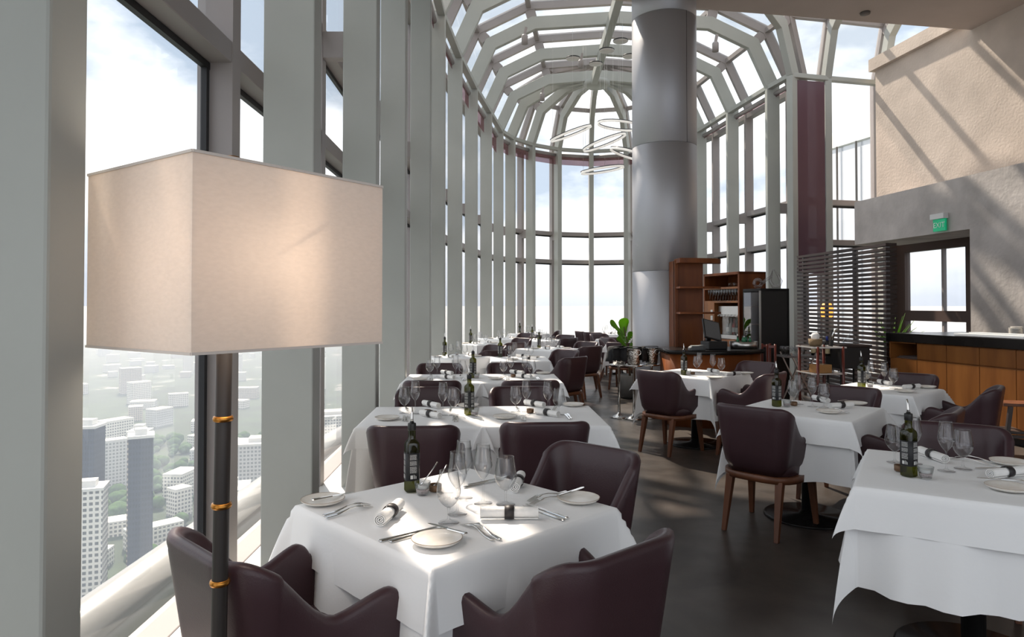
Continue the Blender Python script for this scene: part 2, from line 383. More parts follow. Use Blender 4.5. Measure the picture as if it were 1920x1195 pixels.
# the recess behind the opening and its brown framed window
BROWN = mat('brown_frame', (.085, .055, .045), .5, 0, .3)
RECF = lambda Y: Vector((8.1 - .14 * Y, Y, 0)) + wv * 1.6
m = MB()
for z0, z1 in ((0, .95), (1.17, 1.37), (2.52, 3.38)): wallbox(m, RECF, 11.85, 13.35, z0, z1, 0, .12)
wallbox(m, RECF, 9.5, 11.85, 0, 3.38, 0, .12); wallbox(m, RECF, 13.35, 14.2, 0, 3.38, 0, .12)
struct('wall_recess', m, BROWN)
m = MB(); a, b_ = RECF(11.8) + wv * .06, RECF(13.4) + wv * .06
m.grid([[a + Vector((0, 0, z)) for z in (.9, 2.6)], [b_ + Vector((0, 0, z)) for z in (.9, 2.6)]], smooth=False); o = struct('window_%d' % (wn + 1), m, PANE)
m = MB(); m.bar(RECF(12.4) + wv * .05 + Vector((0, 0, .95)), RECF(12.4) + wv * .05 + Vector((0, 0, 2.52)), .06, .06); m.build('mullion', STEEL_OUT, o)
m = MB(); wallbox(m, Wlo, 8.6, 9.0, 0, 3.0, .9, 1.6); wallbox(m, Wlo, 8.6, 13.2, 2.75, 2.85, .9, 1.7); struct('trim_3', m, PLASTER)
# exit sign
e = Wlo(10.5); es = empty('exit_sign', (e.x, e.y, 2.55), math.atan2(wu.y, wu.x), 'green EXIT sign on the concrete wall over the opening', 'exit sign')
m = MB(); m.box(-.13, .15, .0, .09, .25, .335); m.build('housing', mat('sign_white', (.75, .75, .73), .4), es, .006)
gm = mat('sign_green', (.0, .25, .11), .4); gb = gm.node_tree.nodes['Principled BSDF']; gb.inputs['Emission Color'].default_value = (0, .4, .18, 1); gb.inputs['Emission Strength'].default_value = .25
m = MB(); m.box(-.125, .125, .03, .055, .065, .25); m.build('sign_panel', gm, es, .003)
fc = bpy.data.curves.new('exit_text', 'FONT'); fc.body = 'EXIT'; fc.size = .115; fc.align_x = 'CENTER'; fc.align_y = 'CENTER'; fc.extrude = .001
fo = bpy.data.objects.new('lettering', fc); COL.objects.link(fo); fo.parent = es; fo.location = (0, .058, .155); fo.rotation_euler = (PI / 2, 0, PI)
wm = mat('sign_letters', (.8, .9, .82), .5)
dg = bpy.context.evaluated_depsgraph_get(); lm = bpy.data.meshes.new_from_object(fo.evaluated_get(dg)); lm.materials.clear(); lm.materials.append(wm)
lo_ = bpy.data.objects.new('lettering', lm); COL.objects.link(lo_); lo_.parent = es; lo_.location = (0, .0585, .155); lo_.rotation_euler = (PI / 2, 0, PI); bpy.data.objects.remove(fo); lo_.name = 'lettering'

# round metal pillar
PX, PY, PR = 2.19, 9.78, .455
PIL = mat('pillar_metal', (.46, .46, .48), .48, .72, .4)
root = empty('round_pillar', (PX, PY, 0), 0, 'tall round pillar clad in grey metal panels', 'pillar')
m = MB(); zs = [0, 1.95, 3.73, 5.56, 6.0]
for a, b_ in zip(zs[:-1], zs[1:]): m.lathe([(PR - .008, a), (PR, a + .006), (PR, b_ - .006), (PR - .008, b_)], 72, None)
m.build('cladding', PIL, root)
m = MB()
for z0, z1, ang in ((3.73, 5.56, -.7), (0, 1.95, -.35), (0, 1.95, -.28)):
    M = Matrix.Rotation(ang - .35, 4, 'Z'); m.box(PR - .01, PR + .001, -.003, .003, z0, z1, M)
m.build('seam', BLACK, root)
# outside: the tube below the windows
m = MB(); m.tube([(-2.6, -6, -.55), (-2.6, 9, -.55), (-2.45, 11.5, -.55), (-2.0, 14, -.55), (-1.5, 17, -.55)], .21, 28)
TUBEM = mat('pale_tube', (.36, .36, .345), .25, .3, .5)
o = m.build('outside_rail_tube', TUBEM); tag(o, 'thick pale metal tube running outside below the left windows', 'outside tube')
# ================================================================ OUTSIDE: the city far below, in haze
GZ = -175
GR = bpy.data.materials.new('city_ground'); GR.use_nodes = True; nt = GR.node_tree; b = nt.nodes['Principled BSDF']; b.inputs['Roughness'].default_value = .95
t = nt.nodes.new('ShaderNodeTexCoord')
n1 = nt.nodes.new('ShaderNodeTexNoise'); n1.inputs['Scale'].default_value = .012; n1.inputs['Detail'].default_value = 10; n1.inputs['Roughness'].default_value = .65
r = nt.nodes.new('ShaderNodeValToRGB'); r.color_ramp.interpolation = 'LINEAR'
r.color_ramp.elements[0].position = .38; r.color_ramp.elements[0].color = (.010, .022, .012, 1); r.color_ramp.elements[1].position = .60; r.color_ramp.elements[1].color = (.035, .065, .030, 1)
e = r.color_ramp.elements.new(.64); e.color = (.26, .26, .26, 1)
nt.links.new(t.outputs['Object'], n1.inputs['Vector']); nt.links.new(n1.outputs[0], r.inputs[0]); nt.links.new(r.outputs[0], b.inputs['Base Color'])
m = MB(); m.box(-9000, 9000, -500, 16000, GZ - 5, GZ); o = m.build('ground', GR); o['kind'] = 'structure'

def facade(name, wallc, glassc, fl=3.2, bay=3.0):
    m = bpy.data.materials.new(name); m.use_nodes = True; nt = m.node_tree; b = nt.nodes['Principled BSDF']; b.inputs['Roughness'].default_value = .6
    t = nt.nodes.new('ShaderNodeTexCoord'); s = nt.nodes.new('ShaderNodeSeparateXYZ'); nt.links.new(t.outputs['Object'], s.inputs[0])
    def stripe(sock, per, duty):
        a = nt.nodes.new('ShaderNodeMath'); a.operation = 'DIVIDE'; a.inputs[1].default_value = per; nt.links.new(sock, a.inputs[0])
        f = nt.nodes.new('ShaderNodeMath'); f.operation = 'FRACT'; nt.links.new(a.outputs[0], f.inputs[0])
        g = nt.nodes.new('ShaderNodeMath'); g.operation = 'LESS_THAN'; g.inputs[1].default_value = duty; nt.links.new(f.outputs[0], g.inputs[0]); return g.outputs[0]
    ad = nt.nodes.new('ShaderNodeMath'); nt.links.new(s.outputs['X'], ad.inputs[0]); nt.links.new(s.outputs['Y'], ad.inputs[1])
    z = stripe(s.outputs['Z'], fl, .55); h = stripe(ad.outputs[0], bay, .6)
    mu = nt.nodes.new('ShaderNodeMath'); mu.operation = 'MULTIPLY'; nt.links.new(z, mu.inputs[0]); nt.links.new(h, mu.inputs[1])
    ge = nt.nodes.new('ShaderNodeNewGeometry'); sn = nt.nodes.new('ShaderNodeSeparateXYZ'); nt.links.new(ge.outputs['Normal'], sn.inputs[0])
    lt = nt.nodes.new('ShaderNodeMath'); lt.operation = 'LESS_THAN'; lt.inputs[1].default_value = .5; nt.links.new(sn.outputs['Z'], lt.inputs[0])
    m2 = nt.nodes.new('ShaderNodeMath'); m2.operation = 'MULTIPLY'; nt.links.new(mu.outputs[0], m2.inputs[0]); nt.links.new(lt.outputs[0], m2.inputs[1])
    mx = nt.nodes.new('ShaderNodeMixRGB'); mx.inputs[1].default_value = (*wallc, 1); mx.inputs[2].default_value = (*glassc, 1); nt.links.new(m2.outputs[0], mx.inputs[0]); nt.links.new(mx.outputs[0], b.inputs['Base Color'])
    return m
FW = facade('facade_white', (.72, .70, .66), (.10, .11, .12)); FB = facade('facade_blue', (.025, .04, .07), (.01, .02, .045), 3.4, 1.6); FG = facade('facade_grey', (.50, .50, .50), (.16, .17, .18)); FT = facade('facade_tan', (.50, .44, .38), (.12, .12, .13))
ROOFM = mat('flat_roof', (.62, .62, .60), .8)
def tower(x, Y, ztop, w_, d, mt, label, rz=0, group=None, cap=True):
    root = empty('city_building', (x, Y, GZ), rz, label, 'building', group)
    h = ztop - GZ
    m = MB(); m.box(-w_ / 2, w_ / 2, -d / 2, d / 2, 0, h); m.build('tower_block', mt, root)
    m = MB(); m.box(-w_ / 2 - .6, w_ / 2 + .6, -d / 2 - .6, d / 2 + .6, h, h + 1.6)
    if cap: m.box(-w_ / 4, w_ / 4, -d / 4, d / 4, h + 1.6, h + 5)
    m.build('roof', ROOFM, root); return root
tower(-242, 392, -103, 17, 16, FW, 'white apartment tower with rows of windows, far below', .35)
tower(-239, 440, -80, 11, 12, FT, 'pale beige tower behind the white apartment tower', .2)
tower(-262, 425, -74, 12, 14, FB, 'dark blue glass tower at the window edge', .1)
m = tower(-222, 410, -77, 13, 14, FB, 'dark blue glass tower with curved roof rim, left of the lamp pole', .5)
m = tower(-150, 360, -95, 22, 20, FG, 'grey office block beside the black lamp pole', .3)
tower(-214, 600, -118, 60, 30, FG, 'low wide white complex in the haze', .25)
tower(-200, 760, -120, 60, 40, FW, 'stepped white blocks on the hazy hillside', .4)
rnd = random.Random(4)
SP = [(-242, 392, 16), (-239, 440, 12), (-262, 425, 14), (-222, 410, 14), (-150, 360, 20), (-214, 600, 40), (-200, 760, 44)]
for k in range(190):
    Y = 330 * (1 + 7 * rnd.random() ** 2.0); t_ = rnd.uniform(-.66, -.27) if k < 140 else rnd.uniform(-.02, .16)
    if k >= 140: Y = rnd.uniform(700, 2600)
    x = t_ * Y; hh = rnd.uniform(8, 26) if rnd.random() < .8 else rnd.uniform(30, 60)
    if any((x - a) ** 2 + (Y - b_) ** 2 < (r_ + 26) ** 2 for a, b_, r_ in SP): continue
    SP.append((x, Y, 22))
    root = empty('distant_building', (x, Y, GZ), rnd.uniform(0, 1.5), 'small pale building among trees in the hazy city below', 'building', 'small buildings of the city below')
    w_ = rnd.uniform(14, 40); d = rnd.uniform(12, 26)
    m = MB(); m.box(-w_ / 2, w_ / 2, -d / 2, d / 2, 0, hh); m.build('building_block', rnd.choice([FW, FW, FG, FT]), root)
    m = MB(); m.box(-w_ / 2, w_ / 2, -d / 2, d / 2, hh, hh + 1.2); m.build('roof', ROOFM, root)
# tree crowns near the towers (uncountable canopy)
TREE = mat('tree_canopy', (.02, .05, .015), .95, 0, .1, col2=(.07, .14, .04), scale=.3)
m = MB()
for k in range(900):
    t_ = rnd.uniform(-.68, -.28); Y = rnd.uniform(300, 900); x = t_ * Y; R_ = rnd.uniform(4, 9)
    if any((x - a) ** 2 + (Y - b_) ** 2 < (r_ + 8) ** 2 for a, b_, r_ in SP): continue
    seg = 7; pr = [(R_ * math.sin(a) * rnd.uniform(.85, 1.1), R_ * .8 * (1 - math.cos(a))) for a in (0.15, .7, 1.4, 2.1, 2.8)]
    m.lathe(pr, seg, Matrix.Translation((x, Y, GZ)))
o = m.build('tree_canopy', TREE); tag(o, 'dark green treetops between the distant buildings', 'trees', kind='stuff')
# haze over the city
HZ = bpy.data.materials.new('city_haze'); HZ.use_nodes = True; nt = HZ.node_tree; nt.nodes.clear(); out = nt.nodes.new('ShaderNodeOutputMaterial'); vs = nt.nodes.new('ShaderNodeVolumeScatter')
vs.inputs['Color'].default_value = (.50, .59, .71, 1); vs.inputs['Density'].default_value = .00065; vs.inputs['Anisotropy'].default_value = .0; nt.links.new(vs.outputs[0], out.inputs['Volume'])
m = MB(); m.box(-8900, 8900, -400, 15900, GZ - 2, -12); o = m.build('city_haze', HZ); tag(o, 'pale blue haze over the city', 'haze', kind='stuff')
# the white wing of the tower seen through the right glass
bd = empty('neighbour_wing', (0, 0, 0), 0, 'white roofed building wing outside the right windows', 'building')
WHT = mat('white_cladding', (.82, .82, .80), .5)
def P2(x, y, Z): return P(x, y, Z)
m = MB()
q = [P(1540, 262, 30), P(1700, 168, 22), P(1700, 235, 22), P(1540, 284, 30)]
top = [Vector((p.x, p.y, p.z)) for p in q]
back = [p + Vector((4, 9, 0)) for p in top]
m.add(top + back, [(3, 2, 1, 0), (4, 5, 6, 7), (0, 1, 5, 4), (1, 2, 6, 5), (2, 3, 7, 6), (3, 0, 4, 7)]); m.build('parapet', WHT, bd)
GF = mat('glass_facade', (.50, .53, .58), .15, .0, .6)
a, b_ = top[3], top[2]
m = MB(); lo = [Vector((a.x, a.y, -10)), Vector((b_.x, b_.y, -10))]
f = [lo[0], lo[1], b_, a]; bk = [p + Vector((4, 9, 0)) for p in f]
f = [p + Vector((.15, .4, 0)) for p in f]
m.add(f + bk, [(0, 1, 2, 3), (4, 7, 6, 5), (0, 3, 7, 4), (1, 5, 6, 2), (3, 2, 6, 7), (0, 4, 5, 1)]); m.build('facade', GF, bd)
m = MB()
for s_ in (.25, .5, .75):
    p0 = lo[0].lerp(lo[1], s_); p1 = a.lerp(b_, s_); m.bar(p0, p1, .06, .06)
m.build('facade_joint', BLACK, bd)
# ================================================================ PROTOTYPES: chair, cloth, table, tableware
TH = .75
def shell_path():
    # plan of the tub, from one arm front round the back to the other; returns (x, y, nx, ny, s)
    pts = []
    hw, yb, yf, rc = .272, -.24, .20, .085
    wb = .205
    for i in range(19):
        q_ = (i / 18) ** 1.7; pts.append((hw + (wb - hw) * q_ ** 1.15, yf + (yb + rc - yf) * q_))
    for i in range(1, 16):
        a = i / 16 * PI / 2; pts.append((wb - rc + rc * math.cos(a), yb + rc - rc * math.sin(a)))
    for i in range(0, 8): pts.append((wb - rc - (wb - rc) * i / 8, yb))
    pts.append((0, yb))
    half = pts; full = half + [(-x, y) for x, y in reversed(half[:-1])]
    out = []
    L = [0]
    for a, b in zip(full[:-1], full[1:]): L.append(L[-1] + math.hypot(b[0] - a[0], b[1] - a[1]))
    mid = L[len(half) - 1]
    for i, (x, y) in enumerate(full):
        a = full[max(i - 1, 0)]; b = full[min(i + 1, len(full) - 1)]
        tx, ty = b[0] - a[0], b[1] - a[1]; l = math.hypot(tx, ty)
        out.append((x, y, -ty / l * -1 * -1, tx / l, abs(L[i] - mid)))
    return out
def smooth(a, b, x): t = max(0, min(1, (x - a) / (b - a))); return t * t * (3 - 2 * t)
SMAX = .66
def top_h(s):
    u = max(0, min(1, (s - .175) / .235))
    z = .828 - .205 * (1 - (1 - u ** 1.7) ** 1.9)
    t = max(0, min(1, (s - (SMAX - .055)) / .055))
    return z + smooth(.40, .58, s) * .040 - .055 * (1 - math.sqrt(1 - t * t * .97))
def make_chair():
    root = empty('tub_chair'); tag(root, None, 'chair')
    path = shell_path(); rows = []
    z0 = .385; T = .045
    global SMAX
    SMAX = max(p[4] for p in path)
    for x, y, nx, ny, s in path:
        # outward normal in plan
        c = Vector((x, y)); n = Vector((nx, ny))
        if n.dot(Vector((x, y - .05))) < 0: n = -n
        zt = top_h(s); back = 1 - smooth(.2, .48, s)
        lean = .02 + .045 * back
        def o(z, t):                      # t: 0 outer face .. T inner face
            l = lean * (z - z0) / .44
            tuck = -.035 * (1 - smooth(0, .09, z - z0))
            q = c + n * (l + tuck - t); return (q.x, q.y, z)
        sec = []
        for k in range(7): sec.append(o(z0 + (zt - .02 - z0) * k / 6, 0))
        sec += [o(zt - .006, .006), o(zt, .015), o(zt, T - .015), o(zt - .006, T - .006)]
        for k in range(6): sec.append(o(zt - .02 - (zt - .02 - z0) * k / 5, T))
        rows.append(sec)
    m = MB(); nc = len(rows[0])
    # round the arm fronts: shrink end sections towards their middle line
    def shrink(sec, f, dy):
        cx = sum(p[0] for p in sec) / nc
        return [(cx + (p[0] - cx) * f, p[1] + dy, p[2] - (p[2] - .5) * (1 - f) * .06) for p in sec]
    rows = [shrink(rows[0], .45, .020), shrink(rows[0], .8, .013)] + rows + [shrink(rows[-1], .8, .013), shrink(rows[-1], .45, .020)]
    m.grid(rows, smooth=True, close=True)
    b0 = len(m.v) - nc * len(rows); m.f.append(tuple(b0 + i for i in range(nc))); m.sm.append(True)
    m.f.append(tuple(reversed([len(m.v) - nc + i for i in range(nc)]))); m.sm.append(True)
    m.build('backrest', LEATHER, root)
    # seat cushion
    m = MB(); q = []
    for k in range(28):
        a = 2 * PI * k / 28; c, s_ = math.cos(a), math.sin(a); e = (abs(c) ** 4.5 + abs(s_) ** 4.5) ** (-1 / 4.5); q.append((.222 * e * c, .235 * e * s_ + .03))
    rows = []
    for z, f in ((.385, .93), (.39, .99), (.44, 1.0), (.465, .96), (.475, .8), (.482, .4)): rows.append([(x * f, (y - .03) * f + .03, z) for x, y in q])
    m.grid(rows, close=True); m.f.append(tuple(len(m.v) - 28 + i for i in range(28))); m.sm.append(True)
    m.build('seat', LEATHER, root)
    # wooden seat frame
    m = MB(); q = []
    for k in range(36):
        a = 2 * PI * k / 36; c, s_ = math.cos(a), math.sin(a); ee = 5 if s_ > 0 else 3.2; e = (abs(c) ** ee + abs(s_) ** ee) ** (-1 / ee); q.append((.248 * e * c, .245 * e * s_ - .0))
    m.prism([(x, y + .01) for x, y in q], .345, .388, smooth=True); m.build('seat_frame', WALNUT, root)
    for sx in (-1, 1):
        for sy, (xb, yb, xt, yt) in ((1, (.225, .235, .205, .195)), (-1, (.175, -.265, .165, -.185))):
            m = MB(); rows = []
            for t_ in (0, .5, 1):
                x = xb + (xt - xb) * t_; y = yb + (yt - yb) * t_; w_ = .014 + .010 * t_; z = .36 * t_
                rows.append([(sx * x - w_, y - w_, z), (sx * x + w_, y - w_, z), (sx * x + w_, y + w_, z), (sx * x - w_, y + w_, z)])
            m.grid(rows, smooth=False, close=True); m.f.append((3, 2, 1, 0)); m.sm.append(False); m.f.append((8, 9, 10, 11)); m.sm.append(False)
            m.build('leg', WALNUT, root, .003)
    return root
CH = make_chair()

def cloth_mesh(ax, ay, L, seed, k=.42, fl=.10, rip=.02):
    rn = random.Random(seed); ph = [rn.uniform(0, 6.28) for _ in range(8)]; fq = [rn.uniform(5, 11) for _ in range(8)]; cf = [rn.uniform(.75, 1.2) for _ in range(4)]
    def axis(a):
        n = max(8, int(L / .022)); o = [-(a + L * i / n) for i in range(n, 0, -1)]
        mid = [-a + 2 * a * i / 14 for i in range(15)]
        o += [-(a + .006)]; return sorted(set(o + mid + [-x for x in o]))
    xs, ys = axis(ax), axis(ay); rr = .012
    rows = []
    for q in ys:
        row = []
        for p in xs:
            dp, dq = max(abs(p) - ax, 0), max(abs(q) - ay, 0); sx, sy = (1 if p >= 0 else -1), (1 if q >= 0 else -1)
            bx, by = max(-ax, min(ax, p)), max(-ay, min(ay, q))
            r = math.hypot(dp, dq)
            if r < 1e-9: row.append((bx, by, .0006 * math.sin(p * 9 + ph[0]) * math.sin(q * 8 + ph[1]))); continue
            phi = math.atan2(dq, dp)
            side = (0 if sx > 0 else 1); side2 = (2 if sy > 0 else 3)
            th = min(r / rr, PI / 2); xo = rr * math.sin(th); zo = rr * (1 - math.cos(th)) + max(0, r - rr * PI / 2)
            wv_ = lambda i, s: math.sin(s * fq[i] + ph[i]) + .5 * math.sin(s * fq[i + 4] * 1.9 + ph[i + 4])
            ripx = rip * r * wv_(side, by * 1.6) * (2.2 if L > .3 else 1.3) * math.cos(phi) ** 2
            ripy = rip * r * wv_(side2, bx * 1.6) * (2.2 if L > .3 else 1.3) * math.sin(phi) ** 2
            g = math.sin(2 * phi) ** 2 if dp > 0 and dq > 0 else 0
            cidx = (0 if sx > 0 else 1) + (0 if sy > 0 else 2); kk = k * cf[cidx]
            ox = (xo + fl * r) * math.cos(phi) + ripx + kk * r * g * .707 * (1 - .25 * r / (L * 1.4))
            oy = (xo + fl * r) * math.sin(phi) + ripy + kk * r * g * .707 * (1 - .25 * r / (L * 1.4))
            z = -zo * math.sqrt(max(.1, 1 - (fl + kk * g) ** 2))
            row.append((bx + sx * ox, by + sy * oy, z))
        rows.append(row)
    m = MB(); m.grid(rows, smooth=True); return m.mesh('cloth', CLOTH)
CM = {}
def get_cloth(ax, ay, L, seed, **kw):
    key = (ax, ay, L, seed)
    if key not in CM: CM[key] = cloth_mesh(ax, ay, L, seed, **kw)
    return CM[key]
def make_table(name, phrase, c, rz, ax, ay, Lo=.17, Lu=.41, seed=1, detail=True):
    t = empty('restaurant_table', (c[0], c[1], 0), rz, 'square pedestal table with a black round base, ' + phrase, 'table', 'dining tables')
    m = MB(); m.box(-ax + .01, ax - .01, -ay + .01, ay - .01, .715, .742); m.build('tabletop', BLACK, t)
    m = MB(); m.lathe([(.045, .02), (.045, .70), (.16, .705), (.16, .715)], 20); m.build('column', BLACK, t)
    m = MB(); m.lathe([(.29, 0), (.295, .004), (.295, .012), (.285, .018), (.07, .026), (.05, .05)], 40); m.build('base', BLACKG, t)
    for nm, L, z, e, kw in (('undercloth', Lu, .7455, .001, dict(k=.24, fl=.05, rip=.05)), ('tablecloth', Lo, .7485, .0065, dict(k=.45, fl=.13, rip=.02))):
        me = get_cloth(ax + e, ay + e, L, seed + (10 if nm == 'undercloth' else 0), **kw)
        o = bpy.data.objects.new(nm, me); COL.objects.link(o); o.location = (c[0], c[1], z); o.rotation_euler = (0, 0, rz)
        tag(o, ('long white undercloth below the top cloth of ' if nm == 'undercloth' else 'short white top cloth on ') + name, 'tablecloth', 'white undercloths' if nm == 'undercloth' else 'white top cloths')
    return t

# --- bottle
OILG = bpy.data.materials.new('olive_glass'); OILG.use_nodes = True
nt = OILG.node_tree; nt.nodes.clear(); out = nt.nodes.new('ShaderNodeOutputMaterial'); tr = nt.nodes.new('ShaderNodeBsdfTransparent'); tr.inputs[0].default_value = (.30, .31, .025, 1)
df = nt.nodes.new('ShaderNodeBsdfDiffuse'); df.inputs[0].default_value = (.035, .04, .004, 1); gl = nt.nodes.new('ShaderNodeBsdfGlossy'); gl.inputs['Roughness'].default_value = .04
m1 = nt.nodes.new('ShaderNodeMixShader'); m1.inputs[0].default_value = .12; nt.links.new(tr.outputs[0], m1.inputs[1]); nt.links.new(df.outputs[0], m1.inputs[2])
m2 = nt.nodes.new('ShaderNodeMixShader'); m2.inputs[0].default_value = .07; nt.links.new(m1.outputs[0], m2.inputs[1]); nt.links.new(gl.outputs[0], m2.inputs[2]); nt.links.new(m2.outputs[0], out.inputs[0])
LABELM = mat('black_label', (.014, .014, .016), .55); WHITEP = mat('label_print', (.55, .55, .53), .6); CAPM = mat('black_cap', (.01, .01, .01), .35)
def make_bottle():
    root = empty('oil_bottle'); tag(root, None, 'bottle')
    q = 4.2
    pr = [(.024, 0), (.0275, .004, q), (.0275, .180, q), (.0268, .187, q * .8), (.022, .194, 2.8), (.0165, .199, 2.2), (.0145, .205, 2), (.0142, .215, 2), (.0142, .238, 2), (.0145, .240, 2)]
    pr[0] = (.024, 0, q)
    m = MB(); m.lathe([(a, b_) for a, b_, _ in pr], 32, None, [c for _, _, c in pr]); m.build('glass_body', OILG, root)
    m = MB(); lb = [(.0281, .045), (.0281, .150)]; m.lathe(lb, 32, None, [q, q], cap=False)
    lo = m.build('label', LABELM, root); s_ = lo.modifiers.new('s', 'SOLIDIFY'); s_.thickness = .0004
    rn = random.Random(3); m = MB()
    for face in (0, 1, 2, 3):
        M = Matrix.Rotation(face * PI / 2, 4, 'Z')
        for r_ in range(17):
            z = .142 - r_ * .0042
            if r_ in (5, 10): continue
            x = -.013
            while x < .012:
                w_ = rn.uniform(.0015, .006); e_ = min(x + w_, .013)
                m.box(x, e_, -.02865, -.0284, z, z + .0019, M); x += w_ + .0011
        m.box(-.011, -.001, -.02865, -.0284, .052, .066, M)
        for k in range(3): m.box(.002 + k * .004, .004 + k * .004, -.02865, -.0284, .052, .068 - k * .003, M)
    m.build('label_print', WHITEP, lo); 
    m = MB(); m.lathe([(.0155, .234), (.0162, .236), (.0162, .258), (.0152, .262), (.009, .263), (.008, .268)], 20); m.build('stopper', CAPM, root)
    m = MB(); m.tube([(0, 0, .262), (0, .001, .28), (.001, .003, .298), (.002, .007, .322)], [.0062, .0055, .0046, .003], 10); m.build('pourer', CHROME, root)
    return root
BOT = make_bottle()
def make_goblet(name, prof, th=.0009):
    root = empty(name); tag(root, None, 'wine glass')
    n0 = max(i for i, p in enumerate(prof) if p[2])           # up to this index is foot and stem
    solid = [(r, z) for r, z, st in prof if st]; bowl = [(r, z) for r, z, st in prof if not st]
    m = MB(); m.lathe(solid, 24); st = m.build('stem', WINEG, root)
    m = MB(); ring = [solid[-1]] + bowl; inner = [(max(r - th, .0005), z) for r, z in reversed(bowl)]
    m.lathe(ring + inner, 28, cap=False); m.build('bowl', WINEG, root)
    return root
FOOT = lambda R_, zs: [(R_, 0.0, 1), (R_, .0012, 1), (R_ * .5, .004, 1), (.006, .010, 1), (.0036, .02, 1), (.0034, zs - .012, 1), (.006, zs, 1)]
FLU = make_goblet('flute_glass', FOOT(.034, .088) + [(.012, .094, 0), (.022, .108, 0), (.031, .128, 0), (.0335, .137, 0), (.0325, .147, 0), (.028, .180, 0), (.0255, .207, 0), (.025, .214, 0)])
GOB = make_goblet('water_goblet', FOOT(.035, .050) + [(.014, .055, 0), (.026, .066, 0), (.036, .082, 0), (.0405, .098, 0), (.040, .112, 0), (.0355, .140, 0), (.031, .168, 0), (.0305, .172, 0)])
def make_plate():
    root = empty('side_plate'); tag(root, None, 'plate')
    m = MB(); m.lathe([(.045, 0), (.050, .001), (.068, .006), (.0765, .013), (.078, .0165), (.0765, .0165), (.066, .010), (.05, .006), (.03, .005), (.0, .005)], 48); m.build('dish', PLATE, root)
    m = MB(); m.lathe([(.0768, .0161), (.0785, .0166), (.0768, .0175)], 48, cap=False); m.build('rim', mat('plate_rim', (.36, .25, .17), .5), root)
    return root
PLT = make_plate()
def make_knife(l=.215, name='table_knife'):
    root = empty(name); tag(root, None, 'cutlery')
    m = MB(); h = l * .48; rows = []
    for y, w_, t_ in ((0, .006, .003), (.005, .0085, .0045), (h * .5, .0065, .004), (h, .0055, .0035)): rows.append([(-w_, y, 0), (w_, y, 0), (w_ * .7, y, t_), (-w_ * .7, y, t_)])
    m.grid(rows, smooth=False, close=True); m.f += [(3, 2, 1, 0), (12, 13, 14, 15)]; m.sm += [False] * 2; m.build('handle', CHROME, root, .001)
    m = MB(); m.prism([(-.005, h), (.005, h), (.0085, h + .02), (.009, l * .85), (.006, l * .96), (-.002, l), (-.006, l * .93), (-.0055, h + .01)], .001, .0024); m.build('blade', CHROME, root)
    return root
def make_fork(l=.195):
    root = empty('table_fork'); tag(root, None, 'cutlery')
    def zc(y): return .002 + .010 * math.sin(PI * min(1, max(0, (y - .05) / (l - .05)))) - (.004 * smooth(.75 * l, l, y))
    m = MB(); rows = []
    for y, w_ in ((0, .005), (.006, .0085), (.05, .0065), (.10, .0035), (.125, .003), (.137, .008), (.147, .0115), (.153, .012)): rows.append([(-w_, y, zc(y)), (w_, y, zc(y)), (w_ * .8, y, zc(y) + .0025), (-w_ * .8, y, zc(y) + .0025)])
    m.grid(rows, smooth=False, close=True); m.f += [(3, 2, 1, 0), (28, 29, 30, 31)]; m.sm += [False] * 2; m.build('handle', CHROME, root, .0008)
    for k in range(4):
        x = -.0098 + k * .0065; m = MB(); rows = []
        for y, w_ in ((.152, .0022), (.175, .0019), (l, .0008)): rows.append([(x - w_, y, zc(y)), (x + w_, y, zc(y)), (x + w_, y, zc(y) + .002), (x - w_, y, zc(y) + .002)])
        m.grid(rows, smooth=False, close=True); m.f += [(3, 2, 1, 0), (8, 9, 10, 11)]; m.sm += [False] * 2; m.build('tine', CHROME, root)
    return root
KNI = make_knife(); BKN = make_knife(.165, 'butter_knife'); FRK = make_fork()
def make_spoon():
    root = empty('small_spoon'); tag(root, None, 'cutlery')
    m = MB(); m.tube([(0, 0, 0), (0, .06, .0), (0, .095, .001)], [.0022, .0017, .003], 8); m.build('handle', CHROME, root)
    m = MB(); m.lathe([(0, -.002), (.006, -.001), (.008, .0015), (.006, .001), (0, -.0005)], 12, Matrix.Translation((0, -.008, 0)) @ Matrix.Diagonal((1, 1.4, 1, 1))); m.build('spoon_bowl', CHROME, root)
    return root
SPN = make_spoon()
BANDM = mat('napkin_band', (.018, .014, .015), .5)
def make_napkin():
    root = empty('napkin_roll'); tag(root, None, 'napkin')
    R_ = .0235; n = 74; turns = 3.2; m = MB(); l = .195
    outp, inn = [], []
    for i in range(n + 1):
        a = -turns * 2 * PI * (1 - i / n); r_ = .004 + (R_ - .004) * i / n
        c, s_ = math.cos(a - 1.0), math.sin(a - 1.0); sq = 1 - .10 * abs(s_)
        outp.append((r_ * c, r_ * s_ * sq)); inn.append(((r_ - .0043) * c, (r_ - .0043) * s_ * sq))
    rows = []
    for y in (-l / 2, -l / 2 + .004, -.05, 0, .05, l / 2 - .004, l / 2):
        f = .975 if abs(abs(y) - l / 2) < 1e-6 else 1
        rows.append([(x * f, y, z * f + R_ * .93) for x, z in outp] + [(x, y, z + R_ * .93) for x, z in reversed(inn)])
    m.grid(rows, close=True); k = len(m.v)
    nn = len(rows[0])
    for base in (0, k - nn):
        for i in range(n):
            m.f.append((base + i, base + i + 1, base + nn - 2 - i, base + nn - 1 - i) if base == 0 else (base + nn - 1 - i, base + nn - 2 - i, base + i + 1, base + i)); m.sm.append(False)
    m.build('rolled_linen', NAPK, root)
    m = MB(); M = Matrix.Translation((0, 0, R_ * .96)) @ Matrix.Rotation(PI / 2, 4, 'X') @ Matrix.Diagonal((1, .95, 1, 1))
    m.lathe([(R_, -.016), (R_ + .0006, -.0158), (R_ + .0006, .0158), (R_, .016)], 30, M, cap=False); m.build('band', BANDM, root)
    return root
NAP = make_napkin()
